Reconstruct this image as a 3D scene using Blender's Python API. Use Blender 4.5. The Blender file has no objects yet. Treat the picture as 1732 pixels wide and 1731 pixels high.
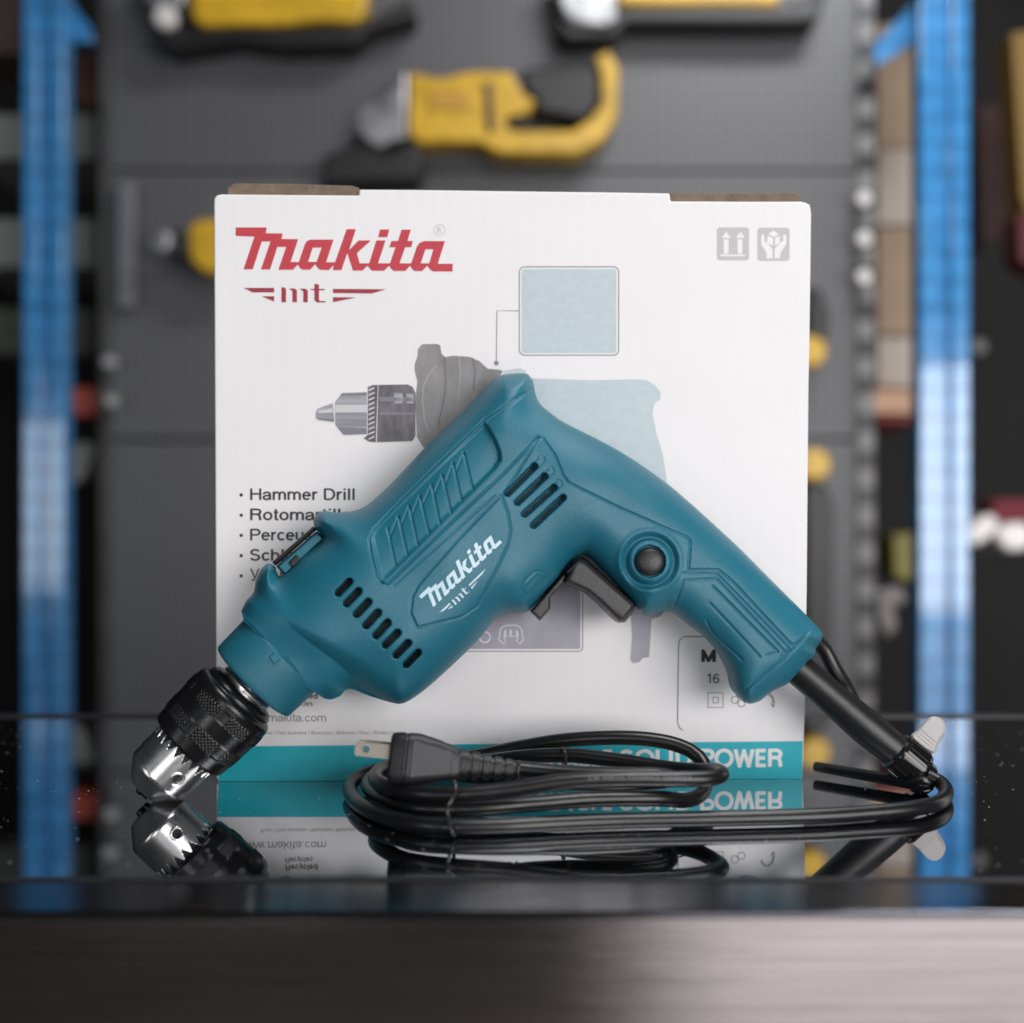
import bpy, math, random
import numpy as np
from mathutils import Vector
from mathutils.geometry import delaunay_2d_cdt, tessellate_polygon
random.seed(7)
SC = bpy.context.scene
COL = SC.collection
F = 2067.0; CX = 866.0; HY = 920.0; H = 0.12
V = lambda *a: np.array(a, float)

# ------------------------------------------------------------------ helpers
def pw(px, py, d):
    return V((px-CX)*d/F, d, H-(py-HY)*d/F)

class Plane:
    """a real plane in space; hit(px,py,h) gives the point of it (raised by h towards the front)"""
    def __init__(s, P0, n):
        s.P0 = np.array(P0, float); s.n = np.array(n, float)/np.linalg.norm(n)
        if s.n[1] > 0: s.n = -s.n
    def hit(s, px, py, h=0.0):
        px = np.asarray(px, float); py = np.asarray(py, float)
        D = np.stack([(px-CX)/F, np.ones_like(px), -(py-HY)/F], -1)
        O = V(0, 0, H)
        t = ((s.P0-O)@s.n + h)/(D@s.n)
        return O + D*t[..., None]

def srgb(r, g, b):
    f = lambda c: (c/255/12.92) if c/255 <= .04045 else ((c/255+.055)/1.055)**2.4
    return (f(r), f(g), f(b), 1)

MATS = {}
def mat(name, color, rough=.5, metal=0., bump=0., bscale=200., var=0., vscale=30., stretch=None,
        spec=.5, aniso=0., coat=0., rvar=0.):
    m = bpy.data.materials.new(name); m.use_nodes = True
    nt = m.node_tree; N = nt.nodes; L = nt.links
    p = N['Principled BSDF']
    c = color if len(color) == 4 else (*color, 1)
    p.inputs['Base Color'].default_value = c
    p.inputs['Roughness'].default_value = rough
    p.inputs['Metallic'].default_value = metal
    p.inputs['Specular IOR Level'].default_value = spec
    p.inputs['Anisotropic'].default_value = aniso
    p.inputs['Coat Weight'].default_value = coat
    tc = N.new('ShaderNodeTexCoord'); mp = N.new('ShaderNodeMapping')
    L.new(tc.outputs['Object'], mp.inputs['Vector'])
    if stretch: mp.inputs['Scale'].default_value = stretch
    if var or rvar:
        nz = N.new('ShaderNodeTexNoise'); nz.inputs['Scale'].default_value = vscale; nz.inputs['Detail'].default_value = 5
        L.new(mp.outputs[0], nz.inputs['Vector'])
    if var:
        mr = N.new('ShaderNodeMapRange'); mr.inputs['To Min'].default_value = 1-var; mr.inputs['To Max'].default_value = 1+var
        mr.inputs['From Min'].default_value = .3; mr.inputs['From Max'].default_value = .7
        L.new(nz.outputs['Fac'], mr.inputs['Value'])
        mx = N.new('ShaderNodeVectorMath'); mx.operation = 'SCALE'; mx.inputs[0].default_value = c[:3]
        L.new(mr.outputs[0], mx.inputs['Scale']); L.new(mx.outputs[0], p.inputs['Base Color'])
    if rvar:
        mr2 = N.new('ShaderNodeMapRange'); mr2.inputs['To Min'].default_value = max(0, rough-rvar); mr2.inputs['To Max'].default_value = rough+rvar
        mr2.inputs['From Min'].default_value = .3; mr2.inputs['From Max'].default_value = .7
        L.new(nz.outputs['Fac'], mr2.inputs['Value']); L.new(mr2.outputs[0], p.inputs['Roughness'])
    if bump:
        n2 = N.new('ShaderNodeTexNoise'); n2.inputs['Scale'].default_value = bscale; n2.inputs['Detail'].default_value = 3
        L.new(mp.outputs[0], n2.inputs['Vector'])
        b = N.new('ShaderNodeBump'); b.inputs['Strength'].default_value = bump; b.inputs['Distance'].default_value = .001
        L.new(n2.outputs['Fac'], b.inputs['Height']); L.new(b.outputs[0], p.inputs['Normal'])
    MATS[name] = m
    return m

def tag(o, label=None, cat=None, group=None, kind=None):
    if label: o['label'] = label
    if cat: o['category'] = cat
    if group: o['group'] = group
    if kind: o['kind'] = kind
    return o

def empty(name, loc, label, cat, group=None):
    e = bpy.data.objects.new(name, None); COL.objects.link(e)
    e.location = loc; e.empty_display_size = .02
    return tag(e, label, cat, group)

def wloc(o):
    v = V(0, 0, 0)
    while o is not None:
        v = v + V(*o.location); o = o.parent
    return v

def mobj(name, verts, faces, m, parent=None, smooth=True, angle=None, origin=None):
    verts = np.asarray(verts, float)
    off = wloc(parent) if parent is not None else V(0, 0, 0)
    if origin is None and parent is None:
        mn = verts.min(0); mx = verts.max(0); origin = V((mn[0]+mx[0])/2, (mn[1]+mx[1])/2, mn[2])
    loc = V(0, 0, 0)
    if parent is None: loc = np.array(origin, float)
    vv = verts-off-loc
    me = bpy.data.meshes.new(name)
    me.from_pydata(vv.tolist(), [], [tuple(int(i) for i in f) for f in faces])
    mm = m if isinstance(m, (list, tuple)) else [m]
    for x in mm: me.materials.append(x)
    me.validate()
    o = bpy.data.objects.new(name, me); COL.objects.link(o)
    o.location = loc
    if parent is not None: o.parent = parent
    if smooth:
        me.polygons.foreach_set('use_smooth', [True]*len(me.polygons))
        if angle is not None:
            try: me.set_sharp_from_angle(angle=math.radians(angle))
            except Exception: pass
    me.update()
    return o

def bevel(o, w, seg=2):
    b = o.modifiers.new('bevel', 'BEVEL'); b.width = w; b.segments = seg; b.limit_method = 'ANGLE'; b.angle_limit = math.radians(35)
    return o

def box(name, x0, x1, y0, y1, z0, z1, m, parent=None, bw=0.0):
    v = [(x, y, z) for x in (x0, x1) for y in (y0, y1) for z in (z0, z1)]
    f = [(0, 1, 3, 2), (4, 6, 7, 5), (0, 4, 5, 1), (2, 3, 7, 6), (0, 2, 6, 4), (1, 5, 7, 3)]
    o = mobj(name, v, f, m, parent, smooth=False)
    if bw: bevel(o, bw)
    return o

def catmull(pts, step=6., closed=False):
    P = np.array(pts, float); n = len(P); out = []
    rng = range(n if closed else n-1)
    for i in rng:
        if closed: p0, p1, p2, p3 = P[(i-1) % n], P[i], P[(i+1) % n], P[(i+2) % n]
        else: p0, p1, p2, p3 = P[max(i-1, 0)], P[i], P[i+1], P[min(i+2, n-1)]
        k = max(1, int(np.linalg.norm((p2-p1))/step))
        for j in range(k):
            t = j/k
            out.append(.5*((2*p1)+(-p0+p2)*t+(2*p0-5*p1+4*p2-p3)*t*t+(-p0+3*p1-3*p2+p3)*t**3))
    if not closed: out.append(P[-1])
    return np.array(out)

def slab(name, pts, d, th, m, parent=None, bw=.004, smoothpts=False):
    """outline at distance d (front face), extruded back by th metres"""
    if smoothpts: pts = catmull(pts, 12, True)
    n = len(pts)
    fr = [pw(x, y, d) for x, y in pts]
    bk = [p+V(0, th, 0) for p in fr]
    tri = tessellate_polygon([[Vector((p[0], p[2], 0)) for p in fr]])
    f = [tuple(t) for t in tri]+[tuple(n+i for i in reversed(t)) for t in tri]
    f += [(i, (i+1) % n, n+(i+1) % n, n+i) for i in range(n)]
    o = mobj(name, fr+bk, f, m, parent, smooth=True, angle=35)
    import bmesh
    bm = bmesh.new(); bm.from_mesh(o.data)
    bmesh.ops.dissolve_limit(bm, angle_limit=.01, verts=bm.verts, edges=bm.edges)
    bmesh.ops.recalc_face_normals(bm, faces=bm.faces); bm.to_mesh(o.data); bm.free()
    if bw: bevel(o, bw, 3)
    return o

def rect(x0, y0, x1, y1): return [(x0, y0), (x1, y0), (x1, y1), (x0, y1)]
def rrect(x0, y0, x1, y1, r, k=6):
    out = []
    for cx, cy, a in ((x1-r, y0+r, -90), (x1-r, y1-r, 0), (x0+r, y1-r, 90), (x0+r, y0+r, 180)):
        for i in range(k+1):
            t = math.radians(a+90*i/k); out.append((cx+r*math.cos(t), cy+r*math.sin(t)))
    return out
def circ(cx, cy, r, k=24): return [(cx+r*math.cos(2*math.pi*i/k), cy+r*math.sin(2*math.pi*i/k)) for i in range(k)]

def frame_for(u, hint=(0, -1, 0)):
    u = np.array(u, float); u /= np.linalg.norm(u)
    n = np.array(hint, float); n = n-u*(n@u); n /= np.linalg.norm(n)
    return u, n, np.cross(u, n)

def lathe(name, O, u, prof, m, parent=None, seg=96, mod=None, hint=(0, -1, 0), angle=40, facemat=None, close=True):
    """prof: (t, r) metres along u from O"""
    u, n, w = frame_for(u, hint)
    th = np.linspace(0, 2*math.pi, seg, endpoint=False)
    vs = []
    for t, r in prof:
        rr = np.full(seg, r) if mod is None else mod(t, th, r)
        vs.append(O+u*t+np.outer(rr*np.cos(th), n)+np.outer(rr*np.sin(th), w))
    vs = np.concatenate(vs); k = len(prof); f = []
    for i in range(k-1):
        for j in range(seg):
            a = i*seg+j; b = i*seg+(j+1) % seg
            f.append((a, b, b+seg, a+seg))
    if close:
        f.append(tuple(range(seg-1, -1, -1))); f.append(tuple((k-1)*seg+j for j in range(seg)))
    o = mobj(name, vs, f, m, parent, smooth=True, angle=angle)
    if facemat is not None:
        idx = [facemat(i//seg, i % seg) if i < (k-1)*seg else 0 for i in range(len(f))]
        if len(idx) == len(o.data.polygons): o.data.polygons.foreach_set('material_index', idx)
    return o

def tube(name, pts, rad, m, parent=None, seg=20, step=.003, caps=True):
    P = catmull(pts, step); k = len(P)
    R = np.full(k, rad) if np.isscalar(rad) else np.interp(np.linspace(0, 1, k), np.linspace(0, 1, len(rad)), rad)
    T = np.gradient(P, axis=0); T /= np.linalg.norm(T, axis=1)[:, None]
    n = np.cross(T[0], V(0, 0, 1.)); n /= np.linalg.norm(n)+1e-12
    vs = []; a = np.linspace(0, 2*math.pi, seg, endpoint=False)
    for i in range(k):
        n = n-T[i]*(n@T[i]); n /= np.linalg.norm(n); b = np.cross(T[i], n)
        vs.append(P[i]+R[i]*(np.outer(np.cos(a), n)+np.outer(np.sin(a), b)))
    vs = np.concatenate(vs); f = []
    for i in range(k-1):
        for j in range(seg):
            p = i*seg+j; q = i*seg+(j+1) % seg
            f.append((p, q, q+seg, p+seg))
    if caps: f.append(tuple(range(seg-1, -1, -1))); f.append(tuple((k-1)*seg+j for j in range(seg)))
    return mobj(name, vs, f, m, parent, smooth=True, angle=50)

# vectorised 2-D helpers
def inside(poly, X, Y):
    P = np.asarray(poly); r = np.zeros(X.shape, bool); n = len(P)
    for i in range(n):
        x1, y1 = P[i]; x2, y2 = P[(i+1) % n]
        if y1 == y2: continue
        c = ((y1 > Y) != (y2 > Y)) & (X < (x2-x1)*(Y-y1)/(y2-y1)+x1)
        r ^= c
    return r
def segdist(X, Y, a, b):
    ax, ay = a; bx, by = b; dx, dy = bx-ax, by-ay; L = dx*dx+dy*dy+1e-9
    t = np.clip(((X-ax)*dx+(Y-ay)*dy)/L, 0, 1)
    qx = ax+t*dx; qy = ay+t*dy
    return np.hypot(X-qx, Y-qy), qx, qy
def pldist(X, Y, pl, closed=False):
    D = np.full(X.shape, 1e9); n = len(pl)
    for i in range(n if closed else n-1):
        D = np.minimum(D, segdist(X, Y, pl[i], pl[(i+1) % n])[0])
    return D
def sstep(x, a, b):
    t = np.clip((x-a)/(b-a), 0, 1); return t*t*(3-2*t)

def fill_rings(rings, grid=None):
    """triangulate even-odd rings in 2-D, optional inner grid points"""
    co = []; ed = []
    for r in rings:
        k = len(co); n = len(r)
        for i, p in enumerate(r):
            co.append(Vector((float(p[0]), float(p[1])))); ed.append((k+i, k+(i+1) % n))
    if grid:
        A = np.array([p for r in rings for p in r]); mn = A.min(0); mx = A.max(0)
        gx, gy = np.meshgrid(np.arange(mn[0]+grid/2, mx[0], grid), np.arange(mn[1]+grid/2, mx[1], grid))
        ins = np.zeros(gx.shape, bool)
        for r in rings: ins ^= inside(r, gx, gy)
        for x, y in zip(gx[ins], gy[ins]): co.append(Vector((float(x), float(y))))
    v, e, f, *_ = delaunay_2d_cdt(co, ed, [], 0, 1e-4)
    vv = np.array([(p.x, p.y) for p in v]); ff = np.array([t for t in f if len(t) == 3])
    c = vv[ff].mean(1); ins = np.zeros(len(c), bool)
    for r in rings: ins ^= inside(r, c[:, 0], c[:, 1])
    return vv, ff[ins]

# ------------------------------------------------------------------ materials
TEAL = mat('teal_plastic', (.010, .135, .198), .42, bump=.24, bscale=1900, var=.13, vscale=1500, spec=.5)
TEAL2 = mat('teal_gear_cap', (.012, .125, .18), .44, bump=.22, bscale=1500, var=.07, vscale=900)
BLACKIN = mat('recess_shade', (.004, .006, .008), .6)  # shade inside vents, tooth notches and key holes, put in as colour
BLKPL = mat('black_plastic', (.009, .009, .010), .38, bump=.15, bscale=1400)
TRIG = mat('trigger_plastic', (.035, .034, .035), .42, bump=.2, bscale=1600)
BUTTON = mat('button_plastic', (.02, .02, .022), .4, bump=.2, bscale=1200)
SLEEVE = mat('chuck_black_oxide', (.008, .008, .009), .27, metal=.2, bump=.06, bscale=900)
STEEL = mat('chuck_steel', (.72, .71, .71), .30, metal=1., rvar=.04, vscale=60)
RUBBER = mat('cable_rubber', (.006, .006, .007), .34, bump=.05, bscale=900)
PLUGM = mat('plug_rubber', (.010, .010, .012), .42, bump=.25, bscale=1400)
PLUGF = mat('plug_grip_face', (.045, .045, .05), .5, bump=.3, bscale=1500)
BLADE = mat('prong_brass', (.75, .68, .60), .25, metal=1.)
WHITE = mat('carton_white', (.80, .785, .795), .55, bump=.05, bscale=400, var=.015, vscale=20)
KRAFT = mat('carton_kraft', (.17, .125, .09), .85, bump=.5, bscale=600, var=.2, vscale=150)
LOGOW = mat('logo_print_pale', (.50, .68, .78), .4)
TAGM = mat('tag_pale_grey', (.42, .40, .40), .45)

# carton front: fine vertical flute pattern
nt = WHITE.node_tree; N = nt.nodes; L = nt.links
wv = N.new('ShaderNodeTexWave'); wv.bands_direction = 'X'; wv.inputs['Scale'].default_value = 38; wv.inputs['Distortion'].default_value = 1.2
wv.inputs['Detail'].default_value = 2
tc = N.new('ShaderNodeTexCoord'); L.new(tc.outputs['Object'], wv.inputs['Vector'])
bp = N.new('ShaderNodeBump'); bp.inputs['Strength'].default_value = .075; bp.inputs['Distance'].default_value = .0006
L.new(wv.outputs['Fac'], bp.inputs['Height']); L.new(bp.outputs[0], N['Principled BSDF'].inputs['Normal'])

# ------------------------------------------------------------------ drill housing
SPX = .59/F                                   # metres per traced unit at the drill
P0 = pw(800, 900, .590)
ax3 = V(-.7, -.1, -.7); ax3 /= np.linalg.norm(ax3)
vv3 = V(.7071, 0, -.7071)
DP = Plane(P0, np.cross(ax3, vv3))

T_ = lambda pts, ox, oy, s: [(ox+x/s, oy+y/s) for x, y in pts]
OUT = [(850,634),(878,631.5),(893.6,633.6),(901,643),(905.7,666),(914,684),(935,702),(956,716),(1008,742),(1049.6,764.6),
 (1094.6,794),(1132.8,821.8),(1167,851),(1209,889),(1250.6,927.6),(1292,969),(1334,1011),(1365,1042),(1386,1064),
 (1391.7,1075),(1389,1085),(1380,1097),(1379,1108),(1368,1120),(1351,1141),(1330,1158),(1313,1166),(1300,1174),(1285,1186),
 (1268,1191),(1257.5,1188),(1240,1169),(1235,1154.6),(1229.8,1133.8),(1214,1104),(1188,1075),(1160.5,1054),(1143,1040),
 (1125.8,1034),(1101.6,1040),(1087.7,1040),(1077,1031),(1070,1020),(1000,946),(980,941),(968,949),(949,974),(920,1006),(895,1033),
 (885,1037),(869,1037.5),(852,1040),(834.7,1050.6),(821,1068),(800,1092),(741,1147.7),(706.6,1176),(682,1190),(665,1189.5),
 (627,1178),(590,1165.5),(575,1178),(559,1184),(549,1182)]
SEAM = [(536,1173.5),(520,1163),(496,1141),(473,1117),(447,1088),(427,1065),(412,1050)]
OUT2 = [(408,1034),(417,1016),(429,1002),(432.8,981),(443,960.5),(452,953),(466,959),(472,975),(505,944),(545,909),
 (534,897),(530,881),(537,869),(549,864.5),(568,867),(596,865),(620,855),(654.6,825),(689,789),(724,752.5),(765.5,714),(793,686.6),
 (821,656),(838,640)]
A1 = catmull(OUT, 6); A2 = np.array(SEAM, float); A3 = catmull(OUT2, 6)
OUTLINE = np.concatenate([A1, A2, A3])
OPEN = np.concatenate([A3, A1])                # the edge that rounds off (seam excluded)

CTRL = [ # x, y, T, R
 (455,1030,92,95),(500,1130,100,104),(560,1080,112,112),(620,1000,118,118),(680,1080,116,112),(740,930,118,112),(640,1150,100,90),
 (800,830,114,100),(850,740,108,80),(885,670,92,50),(850,980,100,85),(960,830,104,90),(1000,900,92,78),(1060,850,86,72),
 (1100,950,80,66),(1180,930,74,66),(1230,1020,70,66),(1290,1080,74,62),(1330,1100,76,55),(920,990,78,45)]

def housing_height(X, Y, D, blur_shape=None):
    W = 0; T = 0; R = 0
    for x, y, t, r in CTRL:
        w = 1/((X-x)**2+(Y-y)**2+900.)**1.3
        W = W+w; T = T+w*t; R = R+w*r
    T = T/W; R = R/W
    q = np.clip(D/R, 0, 1); p = 2.15
    return T*(1-(1-q)**p)**(1/p)

C1 = lambda pts: T_(pts, 360, 600, 2.885)
C2 = lambda pts: T_(pts, 800, 600, 2.885)
RECESS = [(627,910),(631,897),(640,886),(700,828),(760,770),(819,713),(828,722),(840,744),(848,765),(849,780),(838,795),(790,843),(720,914),(655,980),(646,984),(640,976),(632,935)]
TOPS = C1([(1225,480),(1172,530),(1120,590),(1068,635),(1010,690),(958,740),(905,790),(852,845)])
BOTS = C1([(1270,665),(1215,718),(1163,775),(1108,828),(1055,875),(1000,930),(948,975),(892,1030)])
LOGOP = [(848,838),(859,868),(864,898),(859,922),(840,962),(821,999),(807,1026),(780,1044),(706,1062),(694.5,1037),(698,1009),(707,991),(776,912)]
GRO = [
 (C1([(1590,402),(1400,600),(1130,850),(850,1122),(822,1112)]), 1.6, 3.5),
 (C1([(1375,690),(1130,905),(880,1130)]), 1.2, 2.),
 (C1([(1520,185),(1330,312),(1090,540),(880,750),(790,845),(762,900),(775,980),(800,1080),(830,1118)]), 1.5, 3.),
 (C1([(1560,165),(1340,330)]), 1.2, 2.2),
 (LOGOP+[LOGOP[0]], 1.3, 2.6),
 ([(853,835),(911,741),(918,741),(938.6,770),(952.5,804.5),(961,816.6),(1053,861.7),(1129,894.6),(1163,908),(1168,916),(1164,962),(1168,964),(1216,964),(1240,984),(1337,1089),(1344,1091),(1358,1081),(1369,1063)], 1.4, 3.),
 ([(1157,969),(1213,971),(1333,1095),(1334,1103),(1325,1114),(1268,1162)], 1.3, 2.4),
 ([(1136,1035),(1157,982),(1212,979),(1328,1103),(1322,1112)], 1.3, 2.4),
 ([(1205.5,992),(1316,1103),(1296,1108)], 1.4, 2.6),([(1200,1020),(1285,1111)], 1.4, 2.6),([(1195,1051),(1204,1070),(1256,1117)], 1.4, 2.6),
 ([(1374,1062),(1356,1086),(1320,1121),(1290,1146),(1261,1166)], 1.5, 2.6),
 (C2([(335,1058),(300,1060),(250,1110),(243,1150),(258,1170),(300,1160),(352,1105),(362,1070),(335,1058)]), 1.2, 2.2),
 (C2([(320,1075),(265,1135)]), 1., 1.6),
]
for a, b in zip(TOPS, BOTS): GRO.append(([a, b], 1.3, 2.8))
for i in range(7):
    a = TOPS[i]; b = TOPS[i+1]; q = BOTS[i+1]
    GRO.append(([a, (b[0]+(q[0]-b[0])*.22+2, b[1]+(q[1]-b[1])*.22)], 1.2, 2.2))
SL_TOP = [((904,789),(858,835)),((921,806),(875,850)),((937,825),(887,870)),((952,842),(902,889))]
SL_EXT = [((904,789),(915,777)),((921,806),(931,796)),((937,825),(944,818))]
SL_LOW = [((590.5,984),(572,1003)),((606,1000),(586,1021)),((622.5,1018.5),(603,1039)),((639,1036.5),(619,1058)),((655.5,1053.5),(636,1075)),
          ((672,1070.5),(652,1091)),((690,1088),(670,1108)),((707,1104),(687,1124))]
BTN = (1098.8, 950.0)
CREASE = [(478,1040),(500,1066),(530,1090),(560,1112),(590,1138),(618,1168),(640,1184)]

def features(X, Y, Hh):
    H0 = Hh.copy()
    # lowered front collar beside the bulging barrel
    cr = catmull(CREASE, 8)
    dc = pldist(X, Y, cr)
    side = inside(list(CREASE)+[(600,1260),(380,1260),(340,1040),(440,930)], X, Y)
    sd = np.where(side, dc, -dc)
    amt = 27*sstep(Y, 1035, 1120)
    wd = 16+34*sstep(Y, 1050, 1160)
    Hh = Hh-amt*np.clip((sd+wd)/(wd+1), 0, 1)**2.2
    sm_ = pldist(X, Y, SEAM)
    Hh = Hh-5*np.exp(-((sm_-1.5)/1.8)**2)
    # recessed grip on the barrel
    din = pldist(X, Y, RECESS, True); rin = inside(RECESS, X, Y)
    sdr = np.where(rin, din, -din)
    dep = 5+7*sstep(X+Y*0, 740, 850)
    Hh = Hh-dep*sstep(sdr, -1, 7)
    # top shoulder beyond the recess: chamfer
    # logo plate slightly proud
    dl = pldist(X, Y, LOGOP, True); lin = inside(LOGOP, X, Y)
    Hh = Hh+2.2*sstep(np.where(lin, dl, -dl), -1.5, 2.5)
    for pl, w, dp in GRO:
        P = np.array(pl); m = (X > P[:, 0].min()-8) & (X < P[:, 0].max()+8) & (Y > P[:, 1].min()-8) & (Y < P[:, 1].max()+8)
        if not m.any(): continue
        d = pldist(X[m], Y[m], pl)
        Hh[m] -= 1.3*dp*np.exp(-(d/w)**2)
    # lock button ring
    r = np.hypot(X-BTN[0], Y-BTN[1])
    Hh = Hh-9*np.exp(-((r-41)/5.5)**2)+2.5*np.exp(-((r-52)/5)**2)
    Hh = np.where(r < 27.5, Hh-14, Hh)
    dark = np.zeros(X.shape, bool)
    for a, b in SL_TOP:
        d = segdist(X, Y, a, b)[0]
        Hh = Hh-22*sstep(-d, -6.2, -4.2); dark |= d < 3.2
    for a, b in SL_EXT:
        d = segdist(X, Y, a, b)[0]
        Hh = Hh-2.*np.exp(-((d-5.5)/1.2)**2)
    for a, b in SL_LOW:
        d = segdist(X, Y, a, b)[0]
        Hh = Hh-30*sstep(-d, -7.0, -5.2); dark |= d < 5.6
    return Hh, dark

def relief(name, outline, opn, hfun, m, parent, res=1.6, feat=None, back=.85, plane=DP, mats=None, backmax=None):
    outline = np.asarray(outline); mn = outline.min(0)-2*res; mx = outline.max(0)+2*res
    xs = np.arange(mn[0], mx[0], res); ys = np.arange(mn[1], mx[1], res)
    X, Y = np.meshgrid(xs, ys); ny, nx = X.shape
    ins = inside(outline, X, Y)
    cell = ins[:-1, :-1] & ins[1:, :-1] & ins[:-1, 1:] & ins[1:, 1:]
    used = np.zeros(X.shape, bool)
    used[:-1, :-1] |= cell; used[1:, :-1] |= cell; used[:-1, 1:] |= cell; used[1:, 1:] |= cell
    cnt = np.zeros(X.shape, int)
    cnt[:-1, :-1] += cell; cnt[1:, :-1] += cell; cnt[:-1, 1:] += cell; cnt[1:, 1:] += cell
    bnd = used & (cnt < 4)
    bx, by = X[bnd], Y[bnd]; best = np.full(bx.shape, 1e9); qx = bx.copy(); qy = by.copy()
    n = len(outline)
    for i in range(n):
        d, x_, y_ = segdist(bx, by, outline[i], outline[(i+1) % n]); k = d < best
        best[k] = d[k]; qx[k] = x_[k]; qy[k] = y_[k]
    X[bnd] = qx; Y[bnd] = qy
    D = np.zeros(X.shape); D[used] = pldist(X[used], Y[used], opn, len(opn) == len(outline))
    Hh = np.zeros(X.shape); Hh[used] = hfun(X[used], Y[used], D[used])
    # soften the medial ridges
    wgt = sstep(D, 8, 26)
    B = Hh.copy(); M = used.astype(float)
    for _ in range(int(60/res)):
        a = B*M
        s = a.copy(); c = M.copy()
        s[1:] += a[:-1]; c[1:] += M[:-1]; s[:-1] += a[1:]; c[:-1] += M[1:]
        s[:, 1:] += a[:, :-1]; c[:, 1:] += M[:, :-1]; s[:, :-1] += a[:, 1:]; c[:, :-1] += M[:, 1:]
        B = np.where(c > 0, s/np.maximum(c, 1), 0)*(wgt)+Hh*(1-wgt)
    Hh = B
    base = Hh.copy(); dark = np.zeros(X.shape, bool)
    if feat is not None:
        h2, dk = feat(X[used], Y[used], Hh[used]); Hh[used] = np.maximum(h2, 0); dark[used] = dk
    idx = -np.ones(X.shape, int); idx[used] = np.arange(used.sum())
    K = int(used.sum())
    PF = plane.hit(X[used], Y[used], Hh[used]*SPX)
    PB0 = plane.hit(X[used], Y[used], 0.)
    hb = base[used]*back
    if backmax: hb = np.minimum(hb, backmax)
    PB = PB0-plane.n*(hb*SPX)[:, None]
    cy, cx = np.nonzero(cell)
    a = idx[cy, cx]; b = idx[cy+1, cx]; c = idx[cy+1, cx+1]; d = idx[cy, cx+1]
    ff = np.stack([a, b, c, d], 1); fb = np.stack([a, d, c, b], 1)+K
    E = {}
    for p, q, in ((0, 1), (1, 2), (2, 3), (3, 0)):
        pass
    # boundary edges: cell edges without neighbour
    pad = np.zeros((ny+1, nx+1), bool); pad[1:ny, 1:nx] = cell
    we = []
    for (dy, dx, i0, i1) in ((0, -1, (0, 0), (1, 0)), (0, 1, (1, 1), (0, 1)), (-1, 0, (0, 1), (0, 0)), (1, 0, (1, 0), (1, 1))):
        nb = pad[cy+1+dy, cx+1+dx]
        k = ~nb
        we.append(np.stack([idx[cy[k]+i0[0], cx[k]+i0[1]], idx[cy[k]+i1[0], cx[k]+i1[1]]], 1))
    we = np.concatenate(we)
    verts = np.concatenate([PF, PB, PF, PB])
    wf = np.stack([we[:, 1]+2*K, we[:, 0]+2*K, we[:, 0]+3*K, we[:, 1]+3*K], 1)
    # keep only wall faces with real area
    ln = np.linalg.norm(verts[wf[:, 0]]-verts[wf[:, 3]], axis=1)
    wf = wf[ln > 2e-4]
    faces = np.concatenate([ff, fb, wf])
    usedv = np.unique(faces); remap = -np.ones(len(verts), int); remap[usedv] = np.arange(len(usedv))
    verts = verts[usedv]; faces = remap[faces]
    off = wloc(parent)
    me = bpy.data.meshes.new(name)
    me.vertices.add(len(verts)); me.vertices.foreach_set('co', (verts-off).ravel())
    me.loops.add(faces.size); me.loops.foreach_set('vertex_index', faces.ravel().astype(np.int32))
    me.polygons.add(len(faces)); me.polygons.foreach_set('loop_start', np.arange(0, faces.size, 4, dtype=np.int32))
    me.polygons.foreach_set('loop_total', np.full(len(faces), 4, np.int32))
    for x in (mats or [m]): me.materials.append(x)
    dkf = dark[cy, cx] & dark[cy+1, cx+1]
    mi = np.zeros(len(faces), np.int32); mi[:len(ff)][dkf] = 1 if mats else 0
    me.polygons.foreach_set('material_index', mi)
    me.polygons.foreach_set('use_smooth', np.ones(len(faces), bool))
    me.update(); me.validate()
    o = bpy.data.objects.new(name, me); COL.objects.link(o); o.parent = parent
    # sampler of the finished surface height
    Hs = np.where(used, Hh, 0)
    def sample(x, y):
        fx = np.clip((np.asarray(x)-xs[0])/res, 0, nx-1.001); fy = np.clip((np.asarray(y)-ys[0])/res, 0, ny-1.001)
        ix = fx.astype(int); iy = fy.astype(int); u = fx-ix; w = fy-iy
        return (Hs[iy, ix]*(1-u)*(1-w)+Hs[iy, ix+1]*u*(1-w)+Hs[iy+1, ix]*(1-u)*w+Hs[iy+1, ix+1]*u*w)
    return o, sample

drill = empty('hammer_drill', tuple(pw(480, 1341, .58)*V(1, 1, 0)),
              'teal corded hammer drill with black chuck leaning tilted against the white box', 'drill')
_, SURF = relief('housing', OUTLINE, OPEN, housing_height, TEAL, drill, 1.6, features, .85, mats=[TEAL, BLACKIN], backmax=100)

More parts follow.
